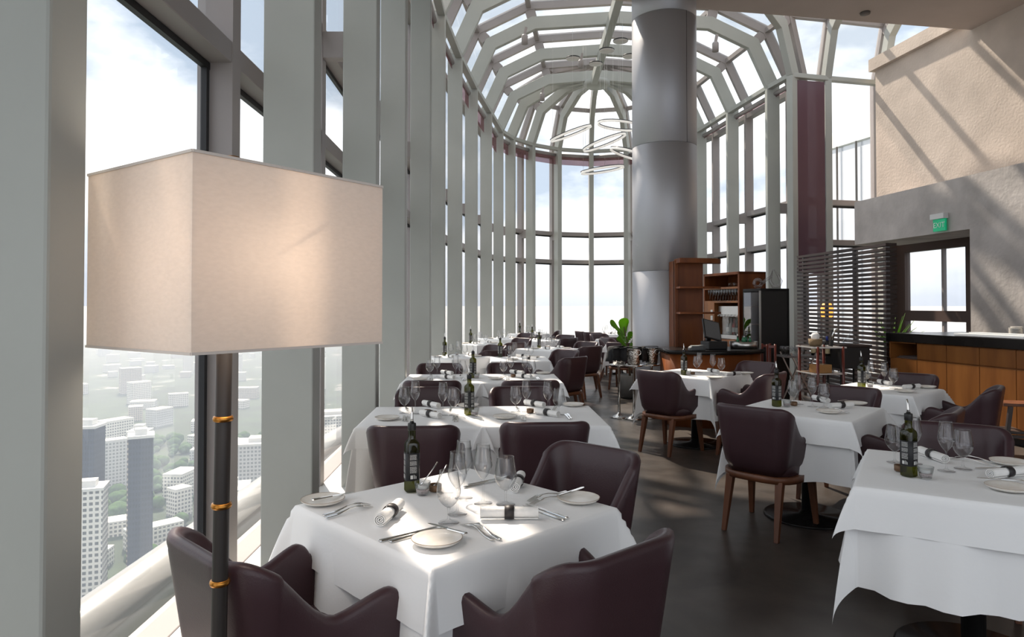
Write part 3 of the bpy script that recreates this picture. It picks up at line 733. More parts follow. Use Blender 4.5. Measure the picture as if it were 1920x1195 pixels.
def make_votive():
    root = empty('votive_glass'); tag(root, None, 'votive')
    m = MB(); m.lathe([(.020, 0), (.0225, .002), (.0315, .050), (.0300, .050), (.021, .006), (0, .006)], 28); m.build('cup', TUMB, root)
    m = MB(); m.lathe([(0, .0065), (.0208, .0065), (.0245, .022), (0, .0225)], 24); m.build('salt', mat('coarse_salt', (.68, .58, .58), .9, var=.3, scale=400, bump=1, bscale=300), root)
    m = MB(); m.lathe([(0, .0225), (.0175, .0225), (.0175, .036), (.016, .0365), (0, .035)], 24); m.build('tealight', mat('candle_wax', (.8, .8, .78), .6), root)
    return root
VOT = make_votive()
def make_pot():
    root = empty('spice_pot'); tag(root, None, 'pot')
    m = MB(); m.lathe([(.022, 0), (.024, .002), (.0245, .026), (.0225, .026), (.022, .006), (0, .006)], 24); m.build('pot_wall', mat('bronze_pot', (.15, .085, .045), .4, .3), root)
    m = MB(); m.lathe([(0, .0065), (.0215, .0065), (.0215, .018), (0, .019)], 20); m.build('seasoning', mat('seasoning', (.03, .022, .018), .9), root)
    return root
POT = make_pot()
index_kids()
# ================================================================ TABLES, CHAIRS AND TABLEWARE
RAX = math.radians(2.37)
G = dict(bottle='olive oil bottles', flute='flute glasses', goblet='water goblets', plate='side plates', knife='table knives', fork='table forks',
         napkin='rolled napkins', votive='votive glasses', pot='bronze spice pots', bknife='butter knives', spoon='small spoons', chair='dark leather tub chairs')
def at_px(x, y, z=TH + .002): return TP(x, y, z)
def chair(c, deg, label): return place(CH, (c[0], c[1], 0), math.radians(deg - 90), label, G['chair'])

def put(kind, p, rz, label, dz=0):
    pr = dict(bottle=BOT, flute=FLU, goblet=GOB, plate=PLT, knife=KNI, fork=FRK, napkin=NAP, votive=VOT, pot=POT, bknife=BKN, spoon=SPN)[kind]
    return place(pr, (p[0], p[1], TH + .002 + dz), rz, label, G[kind])
def seg_put(kind, a, b, label, gap=0, dz=0):
    a = Vector(a[:2]); b = Vector(b[:2]); d = (b - a).normalized(); r_ = Vector((d.y, -d.x)); a = a + r_ * gap
    return put(kind, (a.x, a.y), math.atan2(d.y, d.x) - PI / 2, label, dz)
def pixseg(kind, x0, y0, x1, y1, label, gap=0, dz=0): return seg_put(kind, at_px(x0, y0), at_px(x1, y1), label, gap, dz)
def napk(x0, y0, x1, y1, label):
    a, b = at_px(x0, y0), at_px(x1, y1); c = (a + b) / 2; d = b - a
    o = put('napkin', c, math.atan2(d.y, d.x) - PI / 2, label); return o

# ---- the foreground table
T1 = (-.205, 2.468)
make_table('the foreground table', 'in the foreground beside the lamp', T1, math.radians(-46.5), .395, .395, .185, .40, 1)
ft = 'on the foreground table'
def px(kind, x, y, rz, label): return put(kind, at_px(x, y), rz, label)
px('bottle', 773, 919, .35, 'olive oil bottle with black label and pourer ' + ft)
px('votive', 793, 926, 0, 'glass votive of pink salt beside the bottle ' + ft)
px('pot', 817, 919, 0, 'round bronze spice pot beside the votive glass ' + ft)
px('flute', 906, 942, 0, 'flute glass standing alone, between the goblets and the napkin, ' + ft)
px('flute', 858, 962, 0, 'middle flute glass in the tight cluster of glasses ' + ft)
px('flute', 870, 932, 0, 'flute glass farthest back in the cluster of glasses ' + ft)
px('goblet', 948, 944, 0, 'water goblet rightmost of the glasses ' + ft)
px('goblet', 842, 978, 0, 'water goblet nearest the camera ' + ft)
o = px('plate', 820, 1015, .4, 'stoneware side plate at the near corner, in shade, ' + ft)
px('plate', 607, 941, 1.2, 'stoneware side plate in the sunlight at the left corner of the foreground table')
px('plate', 1084, 938, 2.2, 'stoneware side plate at the right corner of the foreground table')
napk(707, 992, 757, 948, 'rolled napkin with dark band, in sunlight ' + ft)
napk(889, 971, 1021, 971, 'rolled napkin with dark band lying across, right of the forks ' + ft)
napk(962, 930, 980, 893, 'rolled napkin with dark band behind the goblet ' + ft)
pixseg('knife', 712, 1013, 810, 989, 'table knife, left one of the pair by the near plate ' + ft)
pixseg('knife', 731, 1014, 828, 990, 'table knife, right one of the pair by the near plate ' + ft, 0)
pixseg('fork', 926, 1012, 854, 972, 'left fork of the pair in front of the goblet ' + ft)
pixseg('fork', 939, 1011, 868, 972, 'right fork of the pair in front of the goblet ' + ft)
pixseg('fork', 607, 966, 688, 944, 'left fork of the pair in sunlight, left side of the foreground table')
pixseg('fork', 611, 971, 694, 948, 'near fork of the pair in sunlight, left side of the foreground table')
pixseg('fork', 1062, 921, 997, 937, 'far fork of the pair by the right plate ' + ft)
pixseg('fork', 1066, 927, 1003, 943, 'near fork of the pair by the right plate ' + ft)
pixseg('knife', 1058, 974, 980, 947, 'near table knife beside the right-hand plate ' + ft)
pixseg('knife', 1064, 970, 990, 945, 'far table knife beside the right-hand plate ' + ft)
pixseg('knife', 870, 913, 925, 901, 'near knife of the pair at the far corner of the foreground table')
pixseg('knife', 877, 909, 930, 897, 'far knife of the pair at the far corner of the foreground table')
pixseg('bknife', 876, 1009, 812, 992, 'small butter knife across the near plate ' + ft, 0, .016)
pixseg('bknife', 586, 945, 654, 932, 'small butter knife across the sunlit plate ' + ft, 0, .016)
pixseg('bknife', 1045, 937, 1095, 920, 'small butter knife across the right plate ' + ft, 0, .016)
def spoon(p, rz, label, dz=.016):
    o = place(SPN, (p[0], p[1], TH + .008 + dz), rz, label, G['spoon'], rx=.75); return o
spoon(at_px(794, 926), -.8, 'small spoon leaning in the votive glass ' + ft, .040)
spoon(at_px(817, 919), -.6, 'small spoon leaning in the bronze pot ' + ft)

chair((-.650, 2.035), 47, 'dark leather tub chair behind the lamp pole, at the foreground table')
chair((.130, 2.035), 131, 'dark leather tub chair nearest the camera, right of the foreground table')
chair((.215, 2.93), 227, 'dark leather tub chair showing its lit inner back, far side of foreground table')

# ---- double tables along the windows: the same laying four times
def local(c, p, rz=RAX):
    x, y = p; return (c[0] + x * math.cos(rz) - y * math.sin(rz), c[1] + x * math.sin(rz) + y * math.cos(rz))
T2a, T2b, T3a, T3b = (-.562, 4.475), (.185, 4.506), (-.668, 6.765), (.075, 6.796)
def inv(c, q, rz=RAX):
    dx, dy = q[0] - c[0], q[1] - c[1]; return (dx * math.cos(-rz) - dy * math.sin(-rz), dx * math.sin(-rz) + dy * math.cos(-rz))
layA = [('goblet', 759, 774, 'left-hand'), ('goblet', 851, 777.5, 'right-hand'), ('flute', 779, 775, 'left-hand'), ('flute', 831, 778, 'right-hand'),
        ('votive', 890, 779, ''), ('pot', 802, 775.5, 'left'), ('pot', 812.5, 778.5, 'right'), ('plate', 727, 786, 'near'), ('plate', 878, 762, 'far')]
layB = [('goblet', 967, 772, 'left-hand'), ('goblet', 1047.5, 777, 'right-hand'), ('flute', 987, 772, 'left-hand'), ('flute', 1027, 775, 'right-hand'),
        ('pot', 994, 773.5, 'left'), ('pot', 1010, 774.5, 'right'), ('plate', 947, 783.5, 'near'), ('plate', 1074.5, 760.5, 'far')]
napA = [((786, 758), (832, 768), 'far'), ((781, 777), (834, 787), 'near')]
napB = [((975, 757), (1030, 766), 'far'), ((995, 774), (1058, 784), 'near')]
cutA = [('fork', (756, 790), (760, 778)), ('fork', (762, 790), (766, 778)), ('knife', (850, 790), (852, 776)), ('knife', (856, 790), (857, 776)), ('fork', (761, 763), (765, 772)), ('knife', (847, 762), (845, 769))]
cutB = [('fork', (979, 789), (976, 777)), ('fork', (984, 789), (982, 777)), ('knife', (1067, 786), (1058, 775)), ('knife', (1071, 785), (1062, 774)), ('fork', (968, 763), (972, 770)), ('knife', (1041, 762), (1038, 768))]
names = dict(bottle='olive oil bottle', goblet='water goblet', flute='flute glass', votive='votive glass with salt', pot='bronze spice pot', plate='stoneware plate', napkin='rolled napkin with dark band', fork='fork', knife='table knife')
def lay(src, dst, items, naps, cuts, phrase, bottle=None):
    tr_ = lambda x, y: local(dst, inv(src, at_px(x, y)))
    for kd, x, y, w_ in items: put(kd, tr_(x, y), .3, (w_ + ' ' if w_ else '') + names[kd] + ' ' + phrase)
    for a, b, w_ in naps:
        p, q = Vector(tr_(*a)), Vector(tr_(*b)); c = (p + q) / 2; d = q - p; put('napkin', c, math.atan2(d.y, d.x) - PI / 2, w_ + ' ' + names['napkin'] + ' ' + phrase)
    ws = ['leftmost near', 'second near', 'left near', 'right near', 'far', 'far']
    for (kd, a, b), w_ in zip(cuts, ws): seg_put(kd, tr_(*a), tr_(*b), w_ + ' ' + names[kd] + ' ' + phrase)
    if bottle: put('bottle', tr_(*bottle), .9, 'olive oil bottle ' + phrase)
for c, ph, sd in ((T2a, 'second row, against the windows', 2), (T2b, 'second row, aisle side', 3), (T3a, 'third row, against the windows', 2), (T3b, 'third row, aisle side', 3)):
    nm = 'the ' + ph.replace(',', '').replace('second row', 'second-row').replace('third row', 'third-row').replace('against the windows', 'window table').replace('aisle side', 'aisle table')
    make_table(nm, ph, c, RAX, .370, .395, .13, .40, sd)
    it, np_, ct, src = (layA, napA, cutA, T2a) if c in (T2a, T3a) else (layB, napB, cutB, T2b)
    lay(src, c, it, np_, ct, 'on ' + nm, (880, 776.7) if src is T2a else None)
chair((-.545, 3.93), 92, 'dark leather tub chair with its back to us, near side of second-row window table')
chair((.175, 4.05), 93, 'dark leather tub chair with its back to us, near side of second-row aisle table')
chair((-.645, 5.13), 272, 'dark leather tub chair on the far side of the second-row window table')
chair((.08, 5.16), 272, 'dark leather tub chair on the far side of the second-row aisle table')
chair((-.70, 6.12), 92, 'dark leather tub chair on the near side of the third-row window table')
chair((.155, 6.15), 92, 'dark leather tub chair on the near side of the third-row aisle table')
chair((-.79, 7.35), 272, 'dark leather tub chair on the far side of the third-row window table')
chair((-.02, 7.42), 272, 'dark leather tub chair on the far side of the third-row aisle table')

# ---- tables farther down the hall: simpler laying around the bottle
def far_table(name, phrase, c, deg, seed, bottle=True, side=.37):
    rz = math.radians(deg); make_table(name, phrase, c, rz, side, side, .16, .40, seed)
    A = lambda x, y: local(c, (x, y), rz)
    if bottle: put('bottle', A(-.20, .16) if bottle is True else bottle, .5, 'olive oil bottle on ' + name)
    put('votive', A(-.13, .14), 0, 'votive glass on ' + name)
    for k, (x, y) in enumerate(((-.06, .10), (.10, -.02))): put('flute', A(x, y), 0, ('left' if k == 0 else 'right') + ' flute glass on ' + name)
    for k, (x, y) in enumerate(((-.12, .02), (.16, .04))): put('goblet', A(x, y), 0, ('left' if k == 0 else 'right') + ' water goblet on ' + name)
    put('plate', A(-.10, -.24), 0, 'near stoneware plate on ' + name); put('plate', A(.22, .20), 0, 'far stoneware plate on ' + name)
    put('napkin', A(.12, -.20), rz + 1.3, 'near rolled napkin on ' + name); put('napkin', A(.06, .22), rz + 1.2, 'far rolled napkin on ' + name)
far_table('the fourth-row window table', 'fourth row, against the windows', (-.80, 9.65), -45, 4, bottle=(-.965, 9.80))
far_table('the fourth-row aisle table', 'fourth row, aisle side', (.10, 9.25), 2.4, 5, bottle=(-.165, 9.55))
far_table('the fifth-row window table', 'fifth row, against the windows', (-.64, 12.95), -45, 4, bottle=(-.79, 13.05))
far_table('the fifth-row aisle table', 'fifth row, aisle side', (.62, 11.42), -45, 5, bottle=(.46, 11.6))
far_table('the sixth-row window table', 'sixth row, against the windows', (-.22, 14.95), -45, 4, bottle=False)
far_table('the sixth-row aisle table', 'sixth row, aisle side', (.55, 14.3), -45, 5, bottle=(.43, 14.6))
far_table('the seventh-row window table', 'seventh row, in the curve of the windows', (.42, 17.5), -30, 4, bottle=(.20, 17.6))
far_table('the middle table at the far end', 'in the middle of the curved far end', (2.45, 17.4), -20, 5, bottle=False)
far_table('the table left of the potted plant', 'left of the potted plant', (2.35, 14.75), -40, 4, bottle=False)
far_table('the table just behind the potted plant', 'just behind the potted plant', (2.30, 12.75), -45, 5, bottle=False)
for c, d, lb in (((-.42, 10.05), 135, 'dark leather tub chair, curved side outline, between fourth-row window and aisle tables'),
                 ((.62, 8.72), 135, 'dark leather tub chair, back to us, right corner of the fourth-row aisle table'),
                 ((.62, 9.75), 222, 'dark leather tub chair with sunlit inner back behind the fourth-row aisle table'),
                 ((-.42, 10.98), 225, 'dark leather tub chair with sunlit inner back right of fourth-row window table'),
                 ((-.10, 12.1), 135, 'dark leather tub chair, back to us, near side of the fifth-row window table'),
                 ((1.12, 11.02), 128, 'dark leather tub chair, tall dark back and wooden legs, near the aisle'),
                 ((1.18, 12.0), 225, 'dark leather tub chair with sunlit inner back, beside the fifth-row aisle table'),
                 ((.05, 13.3), 225, 'dark leather tub chair, lit inner back, behind the fifth-row window table'),
                 ((.98, 13.75), 135, 'dark leather tub chair, back to us, near side of the sixth-row aisle table'),
                 ((1.02, 14.8), 225, 'dark leather tub chair, lit inner back, far side of the sixth-row aisle table'),
                 ((.33, 15.15), 150, 'dark leather tub chair between the two sixth-row tables'),
                 ((.18, 15.75), 225, 'dark leather tub chair, lit inner back, behind the sixth-row window table'),
                 ((.95, 17.7), 170, 'dark leather tub chair, side view, right of the seventh-row window table'),
                 ((1.92, 17.2), 20, 'dark leather tub chair at the far end, beside the middle table'),
                 ((2.05, 16.6), 60, 'dark leather tub chair, square back to us, before the far middle table'),
                 ((2.08, 15.35), 300, 'dark leather tub chair with inner back lit, behind the table left of plant'),
                 ((2.10, 14.05), 68, 'dark leather tub chair, tall back to us, left of the potted plant'),
                 ((2.02, 13.2), 320, 'dark leather tub chair partly behind the plant leaves'),
                 ((1.98, 12.1), 60, 'dark leather tub chair behind the ice bucket stands')):
    chair(c, d, lb)

# ---- the right hand tables
TR1, TR2, TR3, TR4 = (1.931, 2.88), (2.065, 4.78), (3.21, 5.93), (1.95, 7.28)
make_table('the right foreground table', 'at the right edge of the picture', TR1, math.radians(-31), .40, .40, .17, .41, 6)
make_table('the middle right table', 'middle of the right side', TR2, math.radians(-41.5), .375, .375, .17, .41, 2)
make_table('the table before the bar', 'before the wooden bar', TR3, math.radians(-49), .345, .345, .16, .40, 4)
make_table('the table by the host station', 'by the host station', TR4, math.radians(-46), .39, .39, .18, .42, 5)
def right_lay(nm, bottle, votive, pot, gobs, flus, plates, naps, cuts=()):
    on = 'on ' + nm
    px('bottle', *bottle, .5, 'olive oil bottle with black label ' + on); px('votive', *votive, 0, 'glass votive beside the bottle ' + on)
    if pot: px('pot', *pot, 0, 'bronze spice pot ' + on)
    for k, g in enumerate(gobs): px('goblet', *g, 0, ('left' if k == 0 else 'right') + ' water goblet ' + on)
    for k, g in enumerate(flus): px('flute', *g, 0, ('left' if k == 0 else 'right') + ' flute glass ' + on)
    for k, g in enumerate(plates): px('plate', *g, 0, ('near' if k == 0 else 'far') + ' stoneware plate ' + on)
    for k, g in enumerate(naps): napk(*g, ('near' if k == 0 else 'far') + ' rolled napkin with dark band ' + on)
    for kd, a, b, w_ in cuts: pixseg(kd, *a, *b, w_ + ' ' + on, 0, .018 if kd == 'bknife' else 0)
right_lay('the right foreground table', (1701, 891), (1732, 896), (1685, 882), [(1675, 866), (1802, 878)], [(1711, 868), (1771, 882)],
          [(1886, 917), (1889, 869)], [(1831, 899), (1722, 852)][:0] + [(1833, 899, 1935, 888), (1722, 851, 1768, 868)],
          [('fork', (1868, 874), (1822, 866), 'near fork by the far plate'), ('fork', (1876, 870), (1830, 862), 'far fork by the far plate'), ('knife', (1915, 877), (1834, 877), 'table knife behind the near napkin'), ('bknife', (1915, 909), (1850, 905), 'butter knife across the near plate')])
right_lay('the middle right table', (1455, 761.5), (1474, 762), (1487, 760), [(1486, 757), (1543, 764)], [(1496, 757.5), (1522, 762)],
          [(1552, 773.5), (1603, 758)], [(1541, 767, 1610, 763), (1522, 749, 1553, 757)],
          [('knife', (1570, 752), (1600, 748), 'table knife behind the far plate'), ('fork', (1590, 775), (1565, 769), 'fork by the near plate')])
right_lay('the table before the bar', (1614, 727), (1630, 727), None, [(1624, 721), (1674, 728)], [(1632, 719.6), (1657, 725)],
          [(1695, 735), (1735, 727)], [(1681, 731, 1734, 727), (1643, 718, 1671, 724)])
right_lay('the table by the host station', (1282, 702.5), (1289.5, 703), (1298, 702), [(1306, 698), (1352, 702.5)], [(1311, 699), (1336, 703)],
          [(1339, 709.5), (1398, 701)], [(1350, 706, 1397, 703), (1328, 697, 1345, 700)])
chair((1.70, 4.56), 45, 'dark leather tub chair with its back to us, left of the middle right table')
chair((1.60, 6.94), 42, 'dark leather tub chair with its back to us, left of the host station table')
chair((2.34, 6.72), 135, 'dark leather tub chair with sloping arm, right of the host station table')
chair((2.62, 7.66), 215, 'dark leather tub chair with lit inner back, behind the host station table')
chair((2.50, 5.24), 228, 'dark leather tub chair behind the middle right table')
chair((2.52, 4.38), 138, 'dark leather tub chair side-on, right of the middle right table')
chair((2.27, 3.50), 239, 'dark leather tub chair on the far side of the right foreground table')
chair((3.62, 5.55), 140, 'dark leather tub chair side-on with high back, by the bar stool')
chair((3.60, 6.30), 228, 'dark leather tub chair behind the table before the bar')
# ================================================================ LAMP, PENDANTS, BAR, STATION AND THE REST
# floor lamp
Fc = Vector((-.652, 1.389)); ur = Vector((.5766, .817)); ul = Vector((-.817, .5766))
root = empty('floor_lamp', (0, 0, 0), 0, 'floor lamp with big rectangular cream linen shade on a dark pole with brass rings', 'lamp')
WS, DS, Z0, Z1 = .530, .465, 1.368, 1.79
c4 = [Fc, Fc + ur * WS, Fc + ur * WS + ul * DS, Fc + ul * DS]; cc = Fc + ur * WS * .52 + ul * DS * .48
pole = Vector((-.700, 1.665))
m = MB(); n = 4
for i in range(4):
    a, b_ = c4[i], c4[(i + 1) % 4]; mid = (a + b_) / 2; t_ = .004
    nrm = (cc - mid).normalized()
    ia, ib = a + (cc - a).normalized() * t_ * 1.4, b_ + (cc - b_).normalized() * t_ * 1.4
    vs = [(a.x, a.y, Z0), (b_.x, b_.y, Z0), (b_.x, b_.y, Z1), (a.x, a.y, Z1), (ia.x, ia.y, Z0), (ib.x, ib.y, Z0), (ib.x, ib.y, Z1), (ia.x, ia.y, Z1)]
    m.add(vs, [(0, 1, 2, 3), (5, 4, 7, 6), (0, 4, 5, 1), (3, 2, 6, 7)])
sh = m.build('lamp_shade', SHADE, root)
m = MB()
TRIMB = mat('shade_trim', (.74, .66, .60), .9)
for z in (Z0 + .003, Z1 - .003):
    m = MB()
    for i in range(4):
        a, b_ = c4[i], c4[(i + 1) % 4]; m.bar((a.x, a.y, z), (b_.x, b_.y, z), .006, .006)
    m.build('trim_band', TRIMB, sh)
def pp(z): return (pole.x - .012 * (1.4 - z), pole.y, z)
m = MB(); m.tube([pp(0.02), pp(.5), pp(1.0), pp(1.80)], .0185, 20); m.build('pole', mat('dark_pole', (.022, .017, .015), .5), root)
for z in (.80, .985, 1.195, .60, .40, .20):
    m = MB(); x, y, _ = pp(z); m.lathe([(.0185, -.007), (.0225, -.006), (.0245, 0), (.0225, .006), (.0185, .007)], 24, Matrix.Translation((x, y, z))); m.build('brass_ring', BRASS, root)
m = MB(); m.lathe([(.12, 0), (.12, .015), (.02, .03), (.019, .05)], 32, Matrix.Translation(pp(0))); m.build('base', mat('lamp_base', (.03, .024, .02), .4), root)
m = MB(); x, y, _ = pp(1.79)
for i in range(4):
    m.bar((x, y, 1.775), (x + (c4[i].x - x) * .95, y + (c4[i].y - y) * .95, 1.775), .006, .006)
m.build('spider', BRASS, root)
m = MB(); m.lathe([(.004, 0), (.02, .012), (.026, .024), (.018, .034), (0, .038)], 20, Matrix.Translation((x + .010, y, 1.80))); m.build('finial', BRASS, root)

bl = bpy.data.lights.new('lamp_bulb', 'POINT'); bl.energy = 3.0; bl.color = (1, .90, .80); bl.shadow_soft_size = .15
bo = bpy.data.objects.new('lamp_bulb', bl); COL.objects.link(bo); bo.location = (pole.x + .05, pole.y - .03, 1.58); bo.parent = root
# ring pendants
RINGM = mat('ring_white', (.80, .77, .72), .5); _b = RINGM.node_tree.nodes['Principled BSDF']; _b.inputs['Emission Color'].default_value = (1, .96, .9, 1); _b.inputs['Emission Strength'].default_value = .22; RINGD = mat('ring_dark', (.03, .04, .05), .4)
rings = [((1071, 249), 14.0, .43, 20, 6, 'upper left, tilted'), ((1163, 234), 13.6, .43, -7, 4, 'top right, partly behind the pillar'),
         ((1134, 266), 14.0, .45, 20, 2, 'middle, steeply tilted'), ((1188, 290), 13.0, .44, -17, 6, 'lower right, partly behind the pillar'),
         ((1130, 318), 14.0, .43, 8, 4, 'lowest of all')]
for (x, y), Z, R_, ty, tx, w_ in rings:
    c = P(x, y, Z); root = empty('ring_pendant', c, 0, 'thin white ring pendant lamp with black edge, ' + w_, 'pendant lamp', 'ring pendant lamps')
    root.rotation_euler = (math.radians(tx), -math.radians(ty), 0)
    m = MB(); rows = []
    for k in range(64):
        a = 2 * PI * k / 64; C_, S_ = math.cos(a), math.sin(a); rows.append([(r_ * C_, r_ * S_, z) for r_, z in ((R_, -.026), (R_ + .014, -.026), (R_ + .014, .026), (R_, .026))])
    rows.append(rows[0]); m.grid(rows, smooth=True, close=True); m.build('ring', RINGM, root)
    m = MB(); rows = []
    for k in range(64):
        a = 2 * PI * k / 64; C_, S_ = math.cos(a), math.sin(a); rows.append([(r_ * C_, r_ * S_, z) for r_, z in ((R_ - .006, .018), (R_ + .019, .018), (R_ + .019, .032), (R_ - .006, .032))])
    rows.append(rows[0]); m.grid(rows, smooth=True, close=True); m.build('dark_edge', RINGD, root)
    bpy.context.view_layer.update() if False else None
    Mx = Matrix.Translation(c) @ root.rotation_euler.to_matrix().to_4x4(); inv_ = Mx.inverted()
    for k in range(3):
        a = 2 * PI * k / 3 + .5; p = Vector((R_ * math.cos(a), R_ * math.sin(a), .02)); top = inv_ @ Vector((c.x, c.y, 7.05))
        mw = MB(); q = Mx @ p; q2 = inv_ @ Vector((q.x, q.y, 7.05)); mw.tube([p, q2], .0022, 4); mw.build('suspension_wire', BRUSH, root)
CANM = mat('canopy_white', (.68, .66, .64), .5)
for (x, y), Z, w_ in (((1139, 93), 13.4, 'nearest'), ((1075, 108), 14.6, 'left'), ((1118, 118), 15.0, 'middle'), ((1165, 75), 13.6, 'upper right'), ((1182, 104), 14.8, 'right, beside the pillar')):
    c = P(x, y, Z); root = empty('ceiling_canopy', c, 0, 'flat round ceiling canopy with dark rim under the vault, ' + w_, 'lamp canopy', 'round lamp canopies')
    MB().lathe([(0, 0), (.145, 0), (.15, .006)], 28).build('plate', CANM, root); MB().lathe([(.15, .006), (.152, .03), (0, .034)], 28).build('rim', BLACK, root)
for (x, y), Z, w_ in (((1090, 118), 15.0, 'near the crown of the vault'), ((984, 71), 13.2, 'on the left side of the vault'), ((1017, 180), 16.8, 'low on the left before the dome'), ((1344, 85), 13.2, 'on the right side of the vault, beyond the pillar')):
    c = P(x, y, Z); root = empty('spotlight', c, 0, 'small cylindrical metal spotlight ' + w_, 'spotlight', 'spotlights in the vault')
    MB().lathe([(.05, -.09), (.062, -.09), (.062, .07), (.05, .09), (0, .09)], 20).build('body', STEEL_OUT, root); MB().lathe([(0, -.085), (.05, -.085)], 20).build('lens', BLACK, root)
    MB().bar((0, 0, .09), (.03, 0, .24), .05, .05).build('arm', STEEL_OUT, root)
    
# sculptural bits: pillar lighting is left to the sky
# ---- bar
A0 = Vector((4.86, 8.8, 0)); bu = Vector((.224, -.9746, 0)); bv = Vector((.9746, .224, 0))
Mb = Matrix(((bu.x, bv.x, 0, A0.x), (bu.y, bv.y, 0, A0.y), (0, 0, 1, 0), (0, 0, 0, 1)))
BL = 4.3
bar = empty('bar_counter', (0, 0, 0), 0, 'long wooden bar with black stone top', 'bar counter')
m = MB(); m.box(0, BL, .03, .85, .08, .80, Mb); m.box(0.42, BL, .03, .85, .80, 1.01, Mb); m.box(0, .02, .0, .85, .8, 1.01, Mb); m.box(0, .42, .5, .85, .8, 1.01, Mb); m.box(0, .42, 0, .85, .995, 1.01, Mb)
m.build('body', BARWOOD, bar)
m = MB(); m.box(.05, BL, .08, .8, 0, .08, Mb); m.build('plinth', BLACK, bar)
for k in range(10):
    a = .43 * k
    if k < 10: MB().box(a + .004, a + .426, .008, .03, .09, .795, Mb).build('door', BARWOOD, bar, .001)
    if k > 0: MB().box(a + .004, a + .426, .008, .03, .812, 1.003, Mb).build('drawer', BARWOOD, bar, .001)
m = MB(); m.box(-.03, BL, -.03, 1.15, 1.012, 1.12, Mb); o = m.build('worktop', BLACKG, None, .004); tag(o, 'thick glossy black stone worktop of the wooden bar', 'worktop')
m = MB(); m.box(.06, .38, .06, .4, .802, .815, Mb); m.box(.08, .38, .07, .4, .817, .83, Mb); o = m.build('folded_mats', mat('mats', (.12, .09, .08), .8)); tag(o, 'stack of dark folded mats in the open niche of the bar', 'mats')
m = MB(); m.box(.95, 1.80, .02, .22, 1.122, 1.152, Mb); WHT2 = mat('white_tray', (.72, .74, .76), .3); o = m.build('long_tray', WHT2, None, .004); tag(o, 'long white tray lying along the edge of the black worktop', 'tray')
m = MB(); m.box(.93, 1.80, .25, .38, 1.122, 1.160, Mb); o = m.build('long_tray', WHT2, None, .004); tag(o, 'second long white tray, farther back on the black worktop', 'tray')
m = MB(); m.box(.55, .95, .65, .9, 1.122, 1.20, Mb); 
STONE = PLATE
k = 0
for (dx, dy), cnt, w_ in (((.95, .92), 9, 'leftmost'), ((1.13, .95), 10, 'middle'), ((1.10, .72), 8, 'front'), ((1.28, .80), 9, 'right')):
    root = empty('cup_stack', Mb @ Vector((dx, dy, 1.122)), 0, 'stack of stoneware dishes on the bar, ' + w_ + ' of four', 'stack of dishes', 'stacked dishes on the bar')
    for q in range(cnt):
        MB().lathe([(.035, .011 * q), (.058, .011 * q + .004), (.062, .011 * q + .0105), (.05, .011 * q + .0105)], 20).build('dish', STONE, root)
root = empty('serving_board', Mb @ Vector((1.62, .78, 1.122)), .2, 'wooden board on dark box with spoons, far end of bar', 'board')
MB().box(-.16, .2, -.14, .14, 0, .10).build('box', BLACK, root, .004); MB().box(-.2, .24, -.16, .16, .10, .118).build('board', WALNUT, root, .003)
for q in range(3): MB().lathe([(.02, .118), (.03, .13), (.032, .15), (.028, .15), (.018, .122)], 14, Matrix.Translation((-.1 + .13 * q, 0, 0))).build('small_bowl', CHROME, root)
root = empty('red_pot', Mb @ Vector((1.72, .35, 1.122)), 0, 'small red pot on the black worktop', 'pot'); MB().lathe([(0, 0), (.03, 0), (.035, .05), (.03, .05), (.027, .008)], 20).build('pot_wall', mat('red_glaze', (.45, .02, .03), .3), root)
# slat screen
sa, sb = Vector((4.74, 11.35, 0)), Vector((4.93, 8.98, 0)); su = (sb - sa).normalized(); sl = (sb - sa).length; sv = Vector((su.y, -su.x, 0)) * -1
Ms = Matrix(((su.x, sv.x, 0, sa.x), (su.y, sv.y, 0, sa.y), (0, 0, 1, 0), (0, 0, 0, 1)))
scr = empty('slat_screen', (0, 0, 0), 0, 'dark brown screen of horizontal wooden slats beside the bar', 'slat screen')
m = MB(); z = .06
while z < 2.30: m.box(0, sl, 0, .09, z, z + .037, Ms); m.box(sl - .10, sl + .02, -.02, .13, z, z + .037, Ms); z += .0627
m.build('slats', SLAT, scr)
for a in (.12, .80, 1.55, 2.30): MB().box(a, a + .03, .03, .08, 0, 2.28, Ms).build('post', STEEL_OUT, scr)
# warm lamp behind it
root = empty('table_lamp', (5.35, 11.6, 0), 0, 'orange glowing lamp seen through the slat screen', 'lamp')
GLW = mat('glowing_shade', (.8, .35, .08), .6); gb = GLW.node_tree.nodes['Principled BSDF']; gb.inputs['Emission Color'].default_value = (1, .36, .06, 1); gb.inputs['Emission Strength'].default_value = 1.1
MB().lathe([(.06, 1.26), (.09, 1.28), (.10, 1.42), (.07, 1.50), (.03, 1.52)], 20).build('lamp_shade', GLW, root); MB().lathe([(.14, 0), (.14, .02), (.012, .03), (.012, 1.27)], 16).build('stand', BLACK, root)

# ---- host station
hp = lambda x, Z: (x - 960) * Z / F
st = empty('host_station', (0, 0, 0), 0, 'wooden host station with curved black top beside the round pillar', 'host station')
arc = []
for k in range(17):
    t_ = k / 16; x = 1.90 + 1.22 * t_; arc.append((x, 8.30 + .14 * t_ - .42 * math.sin(PI * t_) * .62))
def inset(a, d): return [(x + (.03 if x < 2.5 else -.03) * (1 if d else 0), y + d) for x, y in a]
back = [(3.12, 8.95), (1.90, 8.95)]
m = MB(); m.prism(inset(arc, .05) + [(3.09, 8.9), (1.93, 8.9)], .0, .88, smooth=True); m.build('body', DKWOOD, st)
m = MB(); m.prism(arc + back, .88, .93, smooth=True); m.build('counter_top', BLACKG, st)
m = MB(); m.box(2.14, 2.52, 9.0, 9.04, 0, 2.06); m.box(2.14, 2.18, 8.96, 9.3, 0, 2.06); m.build('back_panel', DKWOOD, st, .003)
